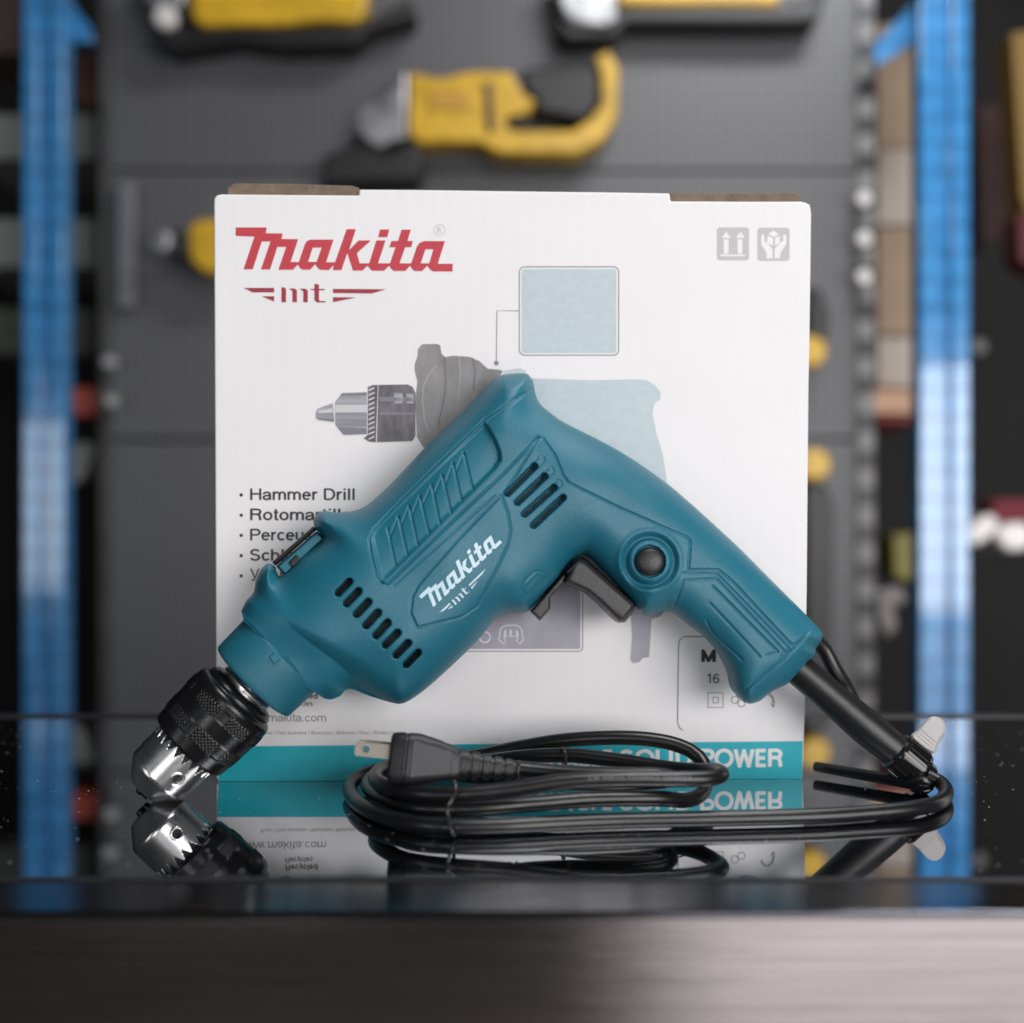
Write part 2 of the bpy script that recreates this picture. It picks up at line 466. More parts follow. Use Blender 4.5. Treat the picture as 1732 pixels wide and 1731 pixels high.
# ---- lettering outlines
LA = lambda p: [(390+x/8.66, 370+y/8.66) for x, y in p]
LB = lambda p: [(580+x/8.66, 370+y/8.66) for x, y in p]
WORD = (LA([(75,130),(530,130),(515,215),(762,218),(745,298),(990,303),(880,635),(1000,638),(1090,370),(1120,330),(1165,308),(1508,308),(1400,640),(1530,640)])
 + LB([(55,155),(190,155),(90,462),(230,320),(410,320),(205,505),(245,655),(385,655),(490,320),(625,320),(515,655),(690,655),(770,420),(680,420),(712,328),(808,328),
 (860,162),(995,162),(945,328),(1028,328),(1000,420),(912,420),(830,655),(1000,655),(1085,410),(1120,360),(1185,330),(1495,330),(1390,662),(1608,662),(1608,775),(1320,775),(1275,745),(1235,690),
 (1160,770),(1050,768),(1010,735),(985,690),(915,768),(745,768),(705,735),(680,690),(600,765),(430,765),(395,735),(360,690),(285,762),(148,762),(65,505),(-22,755)])
 + LA([(1495,755),(1510,680),(1440,755),(1310,750),(1270,715),(1240,670),(1165,750),(1050,748),(1010,715),(985,670),(915,750),(700,750),(815,415),(685,415),(580,745),(445,745),(585,335),(458,335),(325,743),(188,743),(350,265),(75,252)]))
HOLE1 = LA([(1205,425),(1335,425),(1260,635),(1135,635)]); HOLE2 = LB([(1210,450),(1325,450),(1265,655),(1140,655)])
DOT = LB([(545,160),(680,160),(650,272),(515,272)])
WORDMARK = [WORD, HOLE1, HOLE2, DOT]
MT = [LA([(190,1015),(638,1015),(638,1080),(320,1080)]), LA([(455,1137),(638,1137),(638,1215)]),
 LA([(745,1005),(795,1012),(812,1035),(812,1225),(745,1225)]),
 LA([(855,1025),(930,1022),(972,1050),(972,1225),(905,1225),(905,1065),(885,1045)]),
 LA([(1010,1028),(1095,1025),(1132,1055),(1132,1225),(1065,1225),(1065,1068),(1045,1050)]),
 LA([(1228,955),(1295,965),(1295,1030),(1380,1030),(1380,1050),(1295,1050),(1295,1190),(1310,1208),(1390,1208),(1390,1228),(1265,1228),(1228,1195),(1228,1050),(1170,1045),(1170,1033),(1228,1030)]),
 LA([(1500,1030),(2280,1035),(2070,1097),(1500,1090)]), LA([(1500,1152),(1845,1155),(1500,1225)])]
def affine(src, dst):
    A = np.array([[x, y, 1] for x, y in src]); return np.linalg.solve(A, np.array(dst, float))
def amap(M, rings): return [[tuple(np.array([x, y, 1])@M) for x, y in r] for r in rings]
M1 = affine([(398.7,385),(765.7,459.5),(411.7,455.8)], [(708.7,1008.5),(849,918),(732.6,1027.5)])
M2 = affine([(411.9,487.2),(653.3,489.5),(476,511.5)], [(743.5,1036),(821.5,961.7),(770.5,1024)])
def surf_decal(name, rings, m, parent):
    v, f = fill_rings(rings, 5)
    h = SURF(v[:, 0], v[:, 1])+1.0
    top = DP.hit(v[:, 0], v[:, 1], h*SPX)
    return mobj(name, top, f[:, ::-1], m, parent, smooth=False)
surf_decal('brand_lettering', amap(M1, WORDMARK), LOGOW, drill)
surf_decal('emblem', amap(M2, MT), LOGOW, drill)

# ---- gear cap + chuck (bodies of revolution about the drill axis)
AP = DP.hit(428., 1154.); BP = DP.hit(268., 1313.)
U = (BP-AP)/np.linalg.norm(BP-AP); q = .578/F
pf = lambda L_: [(t*q, r*q) for t, r in L_]
lathe('gear_cap', AP, U, pf([(-80,70),(-75,80),(-70,85),(-60,85.5),(-10,84),(-3,83.4),(0,81.5),(1.5,78),(2,60),(3,30)]), TEAL2, drill, seg=128)
# small square locking notch on the cap
def cap_pt(px, py, hh): return DP.hit(float(px), float(py), hh*q)
nb = [(455,1112),(465,1103),(475,1115),(464,1125)]
nv = [cap_pt(x, y, 88.5) for x, y in nb]+[cap_pt(x, y, 78) for x, y in nb]
bevel(mobj('lock_notch', nv, [(0, 1, 2, 3), (0, 4, 5, 1), (1, 5, 6, 2), (2, 6, 7, 3), (3, 7, 4, 0), (7, 6, 5, 4)], TEAL, drill, smooth=False), .0004, 1)
chuck = empty('chuck', (0, 0, 0), None, None); chuck.parent = drill
del_keys = [k for k in chuck.keys()]
lathe('spindle', AP, U, pf([(0,30),(8,30),(9,47),(12,50),(15,50),(17,42),(20,42)]), STEEL, chuck, seg=96)
def tvals(L_, st=1.5):
    out = []
    for (t0, r0), (t1, r1) in zip(L_[:-1], L_[1:]):
        k = max(1, int(abs(t1-t0)/st))
        for j in range(k): out.append((t0+(t1-t0)*j/k, r0+(r1-r0)*j/k))
    return out+[L_[-1]]
def knurl(t, th, r):
    tt = t/q; rr = np.full(th.shape, r)
    for t0, t1, ph, am in ((54, 76, 0, 1), (100, 126, .55, 1)):
        if t0 < tt < t1:
            e = sstep(np.array(tt), t0, t0+3)*(1-sstep(np.array(tt), t1-3, t1))
            s = (th+ph) % (2*math.pi/7); gate = (s < .62).astype(float)
            a = np.sin((th*66+tt*.9)); b = np.sin((th*66-tt*.9))
            rr = rr+q*e*(1.5*gate*(np.maximum(a, b)-.2)+(1-gate)*(-.5))
    return rr
lathe('sleeve', AP, U, pf(tvals([(20,44),(22,60),(24,62),(30,66),(34,66),(36,71),(40,75),(45,77),(75,78),(120,75.5),(146,72.5),(150,70),(152,62),(153,50)])), SLEEVE, chuck, seg=640, mod=knurl, angle=70)
def steelmod(t, th, r):
    tt = t/q; rr = np.full(th.shape, r)
    if 150 <= tt < 169:
        ph = (th*22/(2*math.pi)) % 1; tri = np.abs(ph-.5)*2
        rr = rr-q*3.*sstep(tri*19-4-(tt-152), -1.2, 1.2)*(tt > 151)
    for k in range(3):
        a0 = HOLE_A+k*2*math.pi/3
        da = (th-a0+math.pi) % (2*math.pi)-math.pi
        dd = np.hypot(da*57, tt-190)
        rr = rr-q*10*(1-sstep(dd, 6.2, 8.2))+q*.8*np.exp(-((dd-9.5)/1.5)**2)
    return rr
u_, n_, w_ = frame_for(U)
HOLE_A = math.atan2((vv3@w_)*.5, .87)
JB = tvals([(148,58),(151,58.5),(215,57.5),(219,56.5),(222,54.5)], 1.2)+[(236,43),(250,31),(252,20)]
def jb_dark(i, j):
    tt = (JB[i][0]+JB[min(i+1, len(JB)-1)][0])/2; th = (j+.5)*2*math.pi/420
    if 151 < tt < 172:
        ph = (th*22/(2*math.pi)) % 1
        if abs(ph-.5)*2*19-4-(tt-152) > .3: return 1
    for k in range(3):
        da = (th-HOLE_A-k*2*math.pi/3+math.pi) % (2*math.pi)-math.pi
        if math.hypot(da*57, tt-190) < 6.4: return 1
    return 0
lathe('jaw_body', AP, U, pf(JB), [STEEL, BLACKIN], chuck, seg=420, mod=steelmod, angle=30, facemat=jb_dark)
for k in range(3):
    a = .4+k*2*math.pi/3
    c = AP+U*250*q+(n_*math.cos(a)+w_*math.sin(a))*8*q
    lathe('jaw', c, U, pf([(0,7),(6,7),(10,5)]), SLEEVE, chuck, seg=12)

# ---- mode selector on the barrel top
def poly_relief(name, pts, T, R, m, res=1.6, p=2.2, parent=None, sm=True, back=1., feat=None, mats=None):
    o = catmull(pts, 4, True) if sm else np.array(pts, float)
    if not sm:
        o = np.concatenate([np.linspace(o[i], o[(i+1) % len(o)], max(2, int(np.linalg.norm(o[i]-o[(i+1) % len(o)])/4)), endpoint=False) for i in range(len(o))])
    return relief(name, o, o, lambda X, Y, D: T*(1-(1-np.clip(D/R, 0, 1))**p)**(1/p), m, parent or drill, res, feat, back, mats=mats)
poly_relief('selector_rail', [(460,951),(530,890),(535,897),(466,958)], 22, 3, BLKPL, sm=False)
poly_relief('selector_knob', [(467,958),(535,899),(550,911),(482,975)], 34, 4, TEAL2, sm=False)
poly_relief('selector_mark', [(484,951),(502,935),(513,947),(495,964)], 39, 3, BLKPL, sm=False)

# ---- trigger, reversing lever, lock button
def trig_feat(X, Y, Hh):
    d = segdist(X, Y, (1040, 1058), (948, 994))[0]
    return Hh-10*np.exp(-(d/12.)**2), np.zeros(X.shape, bool)
poly_relief('trigger', [(968,948),(980,942),(992,947),(1076,1021),(1072,1034),(1057,1053),(1046,1054),(1036,1046),(1012,1021),(990,1003),(955,988),(952,984),(958,972)], 52, 11, TRIG, p=2.6, sm=False, feat=trig_feat)
poly_relief('reversing_lever', [(953,968),(960,974),(955,986),(931,1012),(931,1031),(913,1051),(896,1034)], 36, 5, TRIG, p=2.6, sm=False)
poly_relief('lever_stem', [(979,943),(987,949),(961,975),(952,969)], 58, 5, BLKPL, sm=False)
hb_ = float(SURF(BTN[0]-32, BTN[1]))
bc = DP.hit(BTN[0], BTN[1], (hb_-8)*SPX)
lathe('lock_button', bc, DP.n, pf([(-8,24),(2,24),(6,23.5),(9,21),(11,17),(12.3,11),(13,5),(13.1,.5)]), BUTTON, drill, seg=64, hint=(1, 0, 0), angle=60)

# ---- cord guard, clip, tag
def dz(px, py, d): return pw(px, py, d)
dg = lambda px, py, h=0.: DP.hit(float(px), float(py), h)
tube('cord_guard', [dg(1345,1128), dg(1362,1142), dg(1410,1183), dg(1465,1230), dg(1516,1271), dg(1524,1278)], [.0078,.0080,.0080,.0084,.0088,.0086,.0080], BLKPL, drill, seg=40)
GU = dg(1570,1315)-dg(1516,1270); GU /= np.linalg.norm(GU)
def ribs(t, th, r):
    rr = np.full(th.shape, r)
    if .0025 < t < .0145: rr = rr+.00045*np.where(np.cos(th*26) > 0, 1, -1)*np.where(np.abs(((th+2.2) % 2.2)-1.1) < .55, 1, 0)
    return rr
lathe('guard_collar', dg(1512,1268), GU, [(0,.0085),(.001,.0098),(.0025,.0102),(.0027,.0102),(.0143,.0100),(.0146,.0100),(.0165,.0092),(.0175,.0070),(.0215,.0066),(.023,.0052)],
      mat('glossy_black', (.01, .01, .011), .16), drill, seg=312, mod=ribs, angle=35)
tagm = [(1541,1249),(1552,1234),(1566,1218),(1578,1212),(1591,1215),(1599,1228),(1598,1241),(1588,1258),(1577,1275)]
def tag_feat(X, Y, Hh):
    for k in range(3):
        a = (1549+k*3.2, 1244-k*4.5); b = (1575+k*3.2, 1266-k*4.5)
        Hh = Hh-1.2*np.exp(-(segdist(X, Y, a, b)[0]/1.0)**2)
    return Hh, np.zeros(X.shape, bool)
poly_relief('cord_tag', tagm, 9, 5, TAGM, sm=True, feat=tag_feat)
tube('hanging_strap', [dg(1378,1085,-.012), dg(1393,1098,-.014), dg(1410,1130,-.014), dg(1428,1160,-.012), dg(1440,1185,-.008)], .0042, RUBBER, drill, seg=16)

# ---- power cord
CORD = [(1568,1313,.590),(1588,1322,.588),(1600,1338,.576),(1592,1356,.552),(1550,1367,.536),(1450,1377,.5262),(1360,1382,.5205),(1200,1386,.516),(1050,1389,.5127),(950,1393,.5085),
 (850,1398,.503),(740,1398,.503),(660,1385,.517),(612,1364,.541),(592,1338,.575),(602,1318,.592),(645,1302,.602),(720,1289,.602),(800,1280,.598),
 (880,1264,.590),(960,1252,.584),(1050,1248,.580),(1120,1254,.578),(1168,1270,.576),(1190,1292,.572),(1194,1320,.564),(1186,1343,.553),(1160,1354,.541),(1110,1351,.530),
 (1000,1352,.525),(900,1360,.5205),(800,1368,.5165),(700,1366,.521),(642,1348,.546),(622,1326,.577),(645,1309,.590),(720,1302,.590),(800,1292,.586),(880,1281,.576),
 (964,1278,.571),(1060,1289,.564),(1130,1300,.557),(1180,1304,.548),(1212,1304,.538),(1220,1311,.528),(1200,1317,.520),(1150,1318,.516),(1060,1318,.514),(960,1322,.513),
 (860,1336,.512),(760,1344,.512),(680,1338,.522),(636,1320,.548),(650,1300,.572),(700,1297,.578),(760,1308,.568),(840,1318,.556),(920,1322,.549),(1010,1325,.546),(1080,1324,.545),(1124,1321,.540),
 (1134,1316,.533),(1105,1312,.5285),(1040,1311,.528),(960,1308,.530),(910,1304,.531),(868,1300,.531)]
cordpts = []
for x, y, d in CORD:
    p = pw(x, y, d); p[2] = max(p[2], .0038); cordpts.append(p)
cord = tube('power_cord', cordpts, .00345, RUBBER, drill, seg=20, step=.003)

# ---- plug
plug = empty('plug', (0, 0, 0), None, None); plug.parent = drill
PD = .527
pa = pw(662, 1282, PD); pb = pw(877, 1303, PD+.002)
PU = (pb-pa); PL = np.linalg.norm(PU); PU /= PL
pn = V(0, -1, 0); pn = pn-PU*(pn@PU); pn /= np.linalg.norm(pn); pv = np.cross(pn, PU); pv = pv if pv[2] > 0 else -pv
roll = math.radians(12)
pn2 = pn*math.cos(roll)+pv*math.sin(roll); pv2 = pv*math.cos(roll)-pn*math.sin(roll); pn, pv = pn2, pv2
qq = PD/F
def loft(name, secs, m, parent, seg=64, mod=None, mats=None, facemat=None, pexp=4.0):
    vs = []; th = np.linspace(0, 2*math.pi, seg, endpoint=False); f = []
    for t, a, b, oz in secs:       # a half height, b half depth, oz offset up
        c = np.cos(th); s = np.sin(th)
        x = np.sign(c)*np.abs(c)**(2/pexp)*b*qq; z = np.sign(s)*np.abs(s)**(2/pexp)*a*qq+oz*qq
        vs.append(pa+PU*t*qq+np.outer(x, pn)+np.outer(z, pv))
    k = len(secs)
    for i in range(k-1):
        for j in range(seg):
            p_ = i*seg+j; q_ = i*seg+(j+1) % seg; f.append((p_, q_, q_+seg, p_+seg))
    f.append(tuple(range(seg-1, -1, -1))); f.append(tuple((k-1)*seg+j for j in range(seg)))
    return mobj(name, np.concatenate(vs), f, m, parent, smooth=True, angle=40)
loft('plug_body', [(-3,36,30,0),(0,41,35,0),(4,43,37,0),(20,44.5,38,0),(22,43,36,0),(26,43,36,0),(28,44.5,38,0),(45,44,37,1),(80,36,32,1),(105,28.5,27,0),(112,27,26,0),(116,25,24,0)], PLUGM, plug, seg=96)
# raised grip face
gf = [(34,36),(102,22),(102,-22),(34,-36)]
gv = []
for t, z in gf:
    dep = np.interp(t, [28, 45, 80, 105], [38, 37, 32, 27])
    gv.append(pa+PU*t*qq+pv*z*.86*qq+pn*(dep+1.2)*qq)
gv += [p-pn*4*qq for p in gv]
bevel(mobj('grip_face', gv, [(0, 1, 2, 3), (0, 4, 5, 1), (1, 5, 6, 2), (2, 6, 7, 3), (3, 7, 4, 0), (7, 6, 5, 4)], PLUGF, plug, smooth=False), .0006, 2)
secs = [(112,26,25,0)]
for k in range(5):
    t0 = 118+k*19; a = 26-k*2.1
    secs += [(t0,a,a-1,0),(t0+12,a-.8,a-1.8,0),(t0+12.6,a-5,a-6,0),(t0+18,a-5.4,a-6.4,0)]
secs += [(213,17,17,0),(218,15,15,0)]
loft('strain_relief', secs, PLUGM, plug, seg=64, pexp=2.6)
def blade(oz, od):
    o = pa-PU*2*qq+pv*oz*qq+pn*od*qq
    ring = [(-4,-12),(-4,12),(56,12),(60,8),(60,-8),(56,-12)]
    outer = [(x, z) for x, z in ring]
    hole = [(42+6.5*math.cos(i*.5236), 6.5*math.sin(i*.5236)) for i in range(12)]
    v, f = fill_rings([outer, hole]); n = len(v)
    fr = [o-PU*x*qq+pv*z*qq+pn*2.6*qq for x, z in v]; bk = [o-PU*x*qq+pv*z*qq-pn*2.6*qq for x, z in v]
    F_ = [tuple(t) for t in f]+[tuple(n+i for i in t[::-1]) for t in f]
    for r in (outer, hole):
        ids = [int(np.argmin(np.hypot(v[:, 0]-x, v[:, 1]-z))) for x, z in r]
        F_ += [(ids[i], ids[(i+1) % len(ids)], n+ids[(i+1) % len(ids)], n+ids[i]) for i in range(len(ids))]
    mobj('prong', fr+bk, F_, BLADE, plug, smooth=False)
blade(9, 12); blade(15, -34)

# printed marks along the cord
def text_verts(s, size=1.0, bold=0.0, sx=1.0):
    cu = bpy.data.curves.new('txt', 'FONT'); cu.body = s; cu.size = size; cu.offset = bold; cu.resolution_u = 4
    ob = bpy.data.objects.new('txt', cu); COL.objects.link(ob)
    bpy.context.view_layer.update()
    me = bpy.data.meshes.new_from_object(ob.evaluated_get(bpy.context.evaluated_depsgraph_get()))
    v = np.array([tuple(x.co) for x in me.vertices]); f = [tuple(p.vertices) for p in me.polygons]
    bpy.data.objects.remove(ob); bpy.data.curves.remove(cu); bpy.data.meshes.remove(me)
    v = v[:, :2].copy(); v[:, 0] *= sx
    return v, f

# faint writing on the front strand of the cord, upside down as it lies
CORDINK = mat('cord_marking_ink', (.20, .20, .21), .5)
tv, tf = text_verts('CHING CHENG WIRE JET', 1.)
tv = tv-tv.min(0); tv = tv/tv.max(0)
P_ = catmull([pw(*c) for c in CORD[44:52]], .002)
L_ = np.concatenate([[0], np.cumsum(np.linalg.norm(np.diff(P_, axis=0), axis=1))])
pxs = CX+P_[:, 0]*F/P_[:, 1]
s0 = np.interp(-1168, -pxs[np.argmax(pxs):], L_[np.argmax(pxs):]); s1 = np.interp(-992, -pxs[np.argmax(pxs):], L_[np.argmax(pxs):])
sv = s0+tv[:, 0]*(s1-s0)
C_ = np.stack([np.interp(sv, L_, P_[:, i]) for i in range(3)], 1)
ph = .42-(tv[:, 1]-.5)*.40
mobj('cord_marking', C_+.00358*(np.cos(ph)[:, None]*V(0, -1, 0)+np.sin(ph)[:, None]*V(0, 0, 1)), tf, CORDINK, drill, smooth=False)
# twist ties
TIE = mat('twist_tie_clear', (.025, .025, .028), .18)
def tie(pts, label):
    P = [pw(*p) for p in pts]
    for p in P: p[2] = max(p[2], .001)
    o = tube('twist_tie', P, .0008, TIE, None, seg=8, step=.001)
    tag(o, label, 'twist tie', 'wire ties binding the coiled power cord')
tie([(768,1322,.506),(771,1336,.503),(766,1352,.501),(757,1366,.498),(758,1382,.497),(762,1400,.495),(768,1412,.497),(772,1412,.520),(770,1395,.535),(768,1335,.535),(768,1322,.515)], 'thin glossy tie wrapped round the cord bundle below the plug')
tie([(952,1266,.565),(955,1272,.562),(957,1282,.561),(956,1296,.560),(952,1292,.575),(950,1270,.578),(952,1266,.565)], 'thin dark tie on the single cord strand right of the plug')

# chuck key lying on the glass
ck = empty('chuck_key', tuple(pw(1375, 1308, .63)*V(1, 1, 0)), 'black chuck key rod lying on the glass beside the box under the cord guard', 'chuck key')
k0 = pw(1380, 1292, .632); k1 = pw(1550, 1334, .588); k0[2] = .0048; k1[2] = .0044
tube('rod', [k0, k0*.5+k1*.5, k1], [.0026,.0029,.0031], SLEEVE, ck, seg=20)
lathe('key_head', k1*.97+k0*.03, k1-k0, [(0,.0032),(.0005,.0042),(.006,.0043),(.008,.0036),(.010,.002)], SLEEVE, ck, seg=36)

# ------------------------------------------------------------------ product box
TL = pw(362, 326, .6095); BL = pw(366, 1322, .6165); BR = pw(1358, 1318, .6235)
BPL = Plane(BL, np.cross(TL-BL, BR-BL))
bx_ = empty('product_box', tuple((BL+BR)/2*V(1, 1, 0)+V(0, .05, 0)), 'white printed cardboard carton with teal bottom stripe standing on the glass behind the drill', 'box')
def face_slab(name, pts, m, parent, front=0., th=.002, bw=0.0):
    P = np.array(pts, float); fr = BPL.hit(P[:, 0], P[:, 1], front); n = len(P)
    fr[:, 2] = np.maximum(fr[:, 2], .0002)
    bk = fr-BPL.n*th
    bk[:, 2] = np.maximum(bk[:, 2], .0002)
    tri = tessellate_polygon([[Vector((x, y, 0)) for x, y in pts]])
    f = [tuple(t) for t in tri]+[tuple(n+i for i in t[::-1]) for t in tri]+[(i, (i+1) % n, n+(i+1) % n, n+i) for i in range(n)]
    o = mobj(name, np.concatenate([fr, bk]), f, m, parent, smooth=False)
    import bmesh
    bm = bmesh.new(); bm.from_mesh(o.data); bmesh.ops.dissolve_limit(bm, angle_limit=.001, verts=bm.verts, edges=bm.edges)
    bmesh.ops.recalc_face_normals(bm, faces=bm.faces); bm.to_mesh(o.data); bm.free()
    if bw: bevel(o, bw, 3)
    return o
FRONT = [(361.5,346),(362,336),(366,330),(374,328.5),(607,330.5),(607.5,320.5),(700,321),(880,323.5),(1010,325),(1133,327),(1134,340.5),(1250,341),(1355,341),(1365,343),(1371,350),(1372.5,362),
 (1370,560),(1368,660),(1365,1000),(1362,1200),(1358,1312),(1357,1318),(370,1322.3),(366,1316),(365.5,1200),(363,700)]
face_slab('front_panel', FRONT, WHITE, bx_, 0, .0025, .0009)
face_slab('carton_body', [(365,334),(1369,346),(1356,1317),(369,1321.5)], WHITE, bx_, -.0027, .098)
face_slab('flap', [(384,318),(396,310),(500,311),(596,314),(608,318),(607,334),(384,334)], KRAFT, bx_, -.004, .060, .0008)
face_slab('flap', [(1131,327.5),(1180,326.5),(1345,326),(1357,331),(1357,345),(1131,345)], KRAFT, bx_, -.004, .060, .0008)

PR = {}
def ink(name, c, var=0, **k):
    if name not in PR: PR[name] = mat('ink_'+name, c, k.pop('rough', .5), var=var, **k)
    return PR[name]
RED = ink('red', (.52,.045,.065), .08, vscale=300); DRED = ink('dark_red', (.33,.03,.05), .06, vscale=300)
BLK = ink('black', (.03,.03,.033)); GRY = ink('grey_text', (.22,.22,.23)); LGRY = ink('light_grey', (.50,.485,.50))
STRIPE = ink('teal_stripe', (.0,.40,.49), .04, vscale=200); WHT = ink('white', (.75,.77,.78))
SKY = ink('pale_blue', (.49,.575,.61), .045, vscale=220, stretch=(1, 1, 1.6)); LILAC = ink('lilac_grey', (.36,.35,.41), .06, vscale=120)
GREY3 = ink('mid_grey', (.26,.255,.26), .2, vscale=50, stretch=(2, 1, 1)); METL = ink('printed_metal', (.36,.36,.40), .35, vscale=60, stretch=(.3, 1, 5)); DKM = ink('printed_dark', (.13,.125,.14), .35, vscale=80, stretch=(4, 1, 2))
LAY = {}
def print_rings(name, rings, m, layer=1, keep=None, parent=None):
    v, f = fill_rings(rings)
    P = BPL.hit(v[:, 0], v[:, 1], .00012*layer)
    return mobj(name, P, f[:, ::-1], m, parent or bx_, smooth=False)
def print_text(name, s, x, base, cap, m, layer=1, width=None, bold=0., slope=0., parent=None, track=1.):
    v, f = text_verts(s, 1., bold)
    vh, _ = text_verts('H', 1., bold)
    k = cap/(vh[:, 1].max()); w = v[:, 0].max()-v[:, 0].min()
    kx = k if width is None else width/w
    X = x+(v[:, 0]-v[:, 0].min())*kx; Y = base-v[:, 1]*k+slope*(X-x)
    P = BPL.hit(X, Y, .00012*layer)
    return mobj(name, P, f, m, parent or bx_, smooth=False)
def arc(cx, cy, rx, ry, a0, a1, k=9):
    return [(cx+rx*math.cos(math.radians(a0+(a1-a0)*i/k)), cy+ry*math.sin(math.radians(a0+(a1-a0)*i/k))) for i in range(k+1)]
x_ = .73
def bowl(cx, w=.23): return arc(cx, x_/2, w, x_/2-.06, 0, 360, 18)
GL = {
 ' ': (.34, []), '.': (.30, [[(.13,0),(.13,.14)]]), '1': (.60, [[(.36,0),(.36,.99),(.28,.86),(.12,.78)]]),
 '6': (.66, [arc(.31,.32,.23,.26,0,360,18), [(.53,.80),(.44,.91),(.31,.94),(.16,.84),(.09,.6),(.08,.36)]]),
 'H': (.84, [[(.1,0),(.1,1)],[(.7,0),(.7,1)],[(.1,.53),(.7,.53)]]),
 'D': (.84, [[(.1,.06),(.1,.94)]+[(.36,.94)]+arc(.38,.5,.34,.44,90,-90)+[(.1,.06)]]),
 'R': (.82, [[(.1,0),(.1,.94),(.45,.94)]+arc(.45,.73,.23,.21,90,-90)+[(.1,.52)],[(.48,.52),(.60,.45),(.64,.3),(.65,.12),(.70,0)]]),
 'P': (.78, [[(.1,0),(.1,.94),(.44,.94)]+arc(.44,.71,.24,.23,90,-90)+[(.1,.48)]]),
 'S': (.78, [arc(.37,.725,.25,.215,20,200,9)+[(.2,.58),(.37,.52),(.55,.45)]+arc(.38,.28,.27,.225,30,-170,10)]),
 'O': (.98, [arc(.47,.5,.42,.45,0,360,26)]), 'L': (.60, [[(.1,1),(.1,.07),(.52,.07)]]), 'I': (.34, [[(.14,0),(.14,1)]]),
 'W': (1.10, [[(.06,1),(.28,.04),(.53,.92),(.78,.04),(1.0,1)]]), 'E': (.64, [[(.56,.93),(.1,.93),(.1,.07),(.56,.07)],[(.1,.5),(.52,.5)]]),
 'U': (.78, [[(.1,1),(.1,.34)]+arc(.37,.34,.27,.28,180,360,10)+[(.64,1)]]), 'A': (.84, [[(.04,0),(.4,.98),(.76,0)],[(.17,.30),(.63,.30)]]),
 'B': (.70, [[(.1,.07),(.1,.93),(.36,.93)]+arc(.36,.73,.18,.2,90,-90)+[(.1,.53),(.38,.53)]+arc(.38,.3,.2,.23,90,-90)+[(.1,.07)]]),
 'M': (.95, [[(.1,0),(.1,.96),(.45,.1),(.80,.96),(.80,0)]]),
 'a': (.64, [[(.09,.50)]+arc(.29,.49,.21,.18,160,0,8)+[(.50,.14),(.56,.04)],[(.50,.42),(.30,.38)]+arc(.26,.21,.19,.16,95,300,9)+[(.46,.15),(.50,.28)]]),
 'm': (.98, [[(.1,0),(.1,x_)],[(.1,.45)]+arc(.30,.46,.18,.21,150,0,7)+[(.48,0)],[(.48,.45)]+arc(.67,.46,.18,.21,150,0,7)+[(.85,0)]]),
 'n': (.66, [[(.1,0),(.1,x_)],[(.1,.42)]+arc(.31,.45,.2,.22,150,0,8)+[(.51,0)]]), 'h': (.66, [[(.1,0),(.1,1)],[(.1,.42)]+arc(.31,.45,.2,.22,150,0,8)+[(.51,0)]]),
 'u': (.66, [[(.51,0),(.51,x_)],[(.1,x_),(.1,.28)]+arc(.30,.28,.2,.22,180,330,8)+[(.51,.34)]]),
 'e': (.65, [[(.09,.385),(.53,.385)]+arc(.31,.365,.225,.305,4,318,16)]), 'c': (.60, [arc(.31,.365,.225,.305,42,318,14)]),
 'o': (.66, [bowl(.32,.235)]), 'r': (.42, [[(.1,0),(.1,x_)],[(.1,.40),(.16,.58),(.27,.67),(.38,.66)]]),
 'i': (.29, [[(.13,0),(.13,x_)],[(.13,.86),(.13,1)]]), 'l': (.29, [[(.13,0),(.13,1)]]),
 't': (.36, [[(.16,.95),(.16,.14),(.22,.06),(.33,.06)],[(.03,.67),(.32,.67)]]),
 'y': (.62, [[(.05,x_),(.29,.06)],[(.55,x_),(.28,-.08),(.20,-.2),(.07,-.2)]]), 'w': (.88, [[(.05,x_),(.24,.05),(.43,.68),(.62,.05),(.81,x_)]]),
 'k': (.62, [[(.1,0),(.1,1)],[(.52,x_),(.1,.28)],[(.25,.42),(.55,0)]]), 's': (.58, [arc(.28,.52,.17,.15,25,190,8)+[(.18,.40),(.30,.36)]+arc(.28,.205,.2,.15,60,-160,9)]),
 'g': (.66, [bowl(.31,.215),[(.52,x_),(.52,.0)]+arc(.31,-.03,.21,.19,0,-150,8)]), 'b': (.66, [[(.1,0),(.1,1)],bowl(.34,.22)]), 'd': (.66, [[(.53,0),(.53,1)],bowl(.31,.22)]),
}
GC = {}
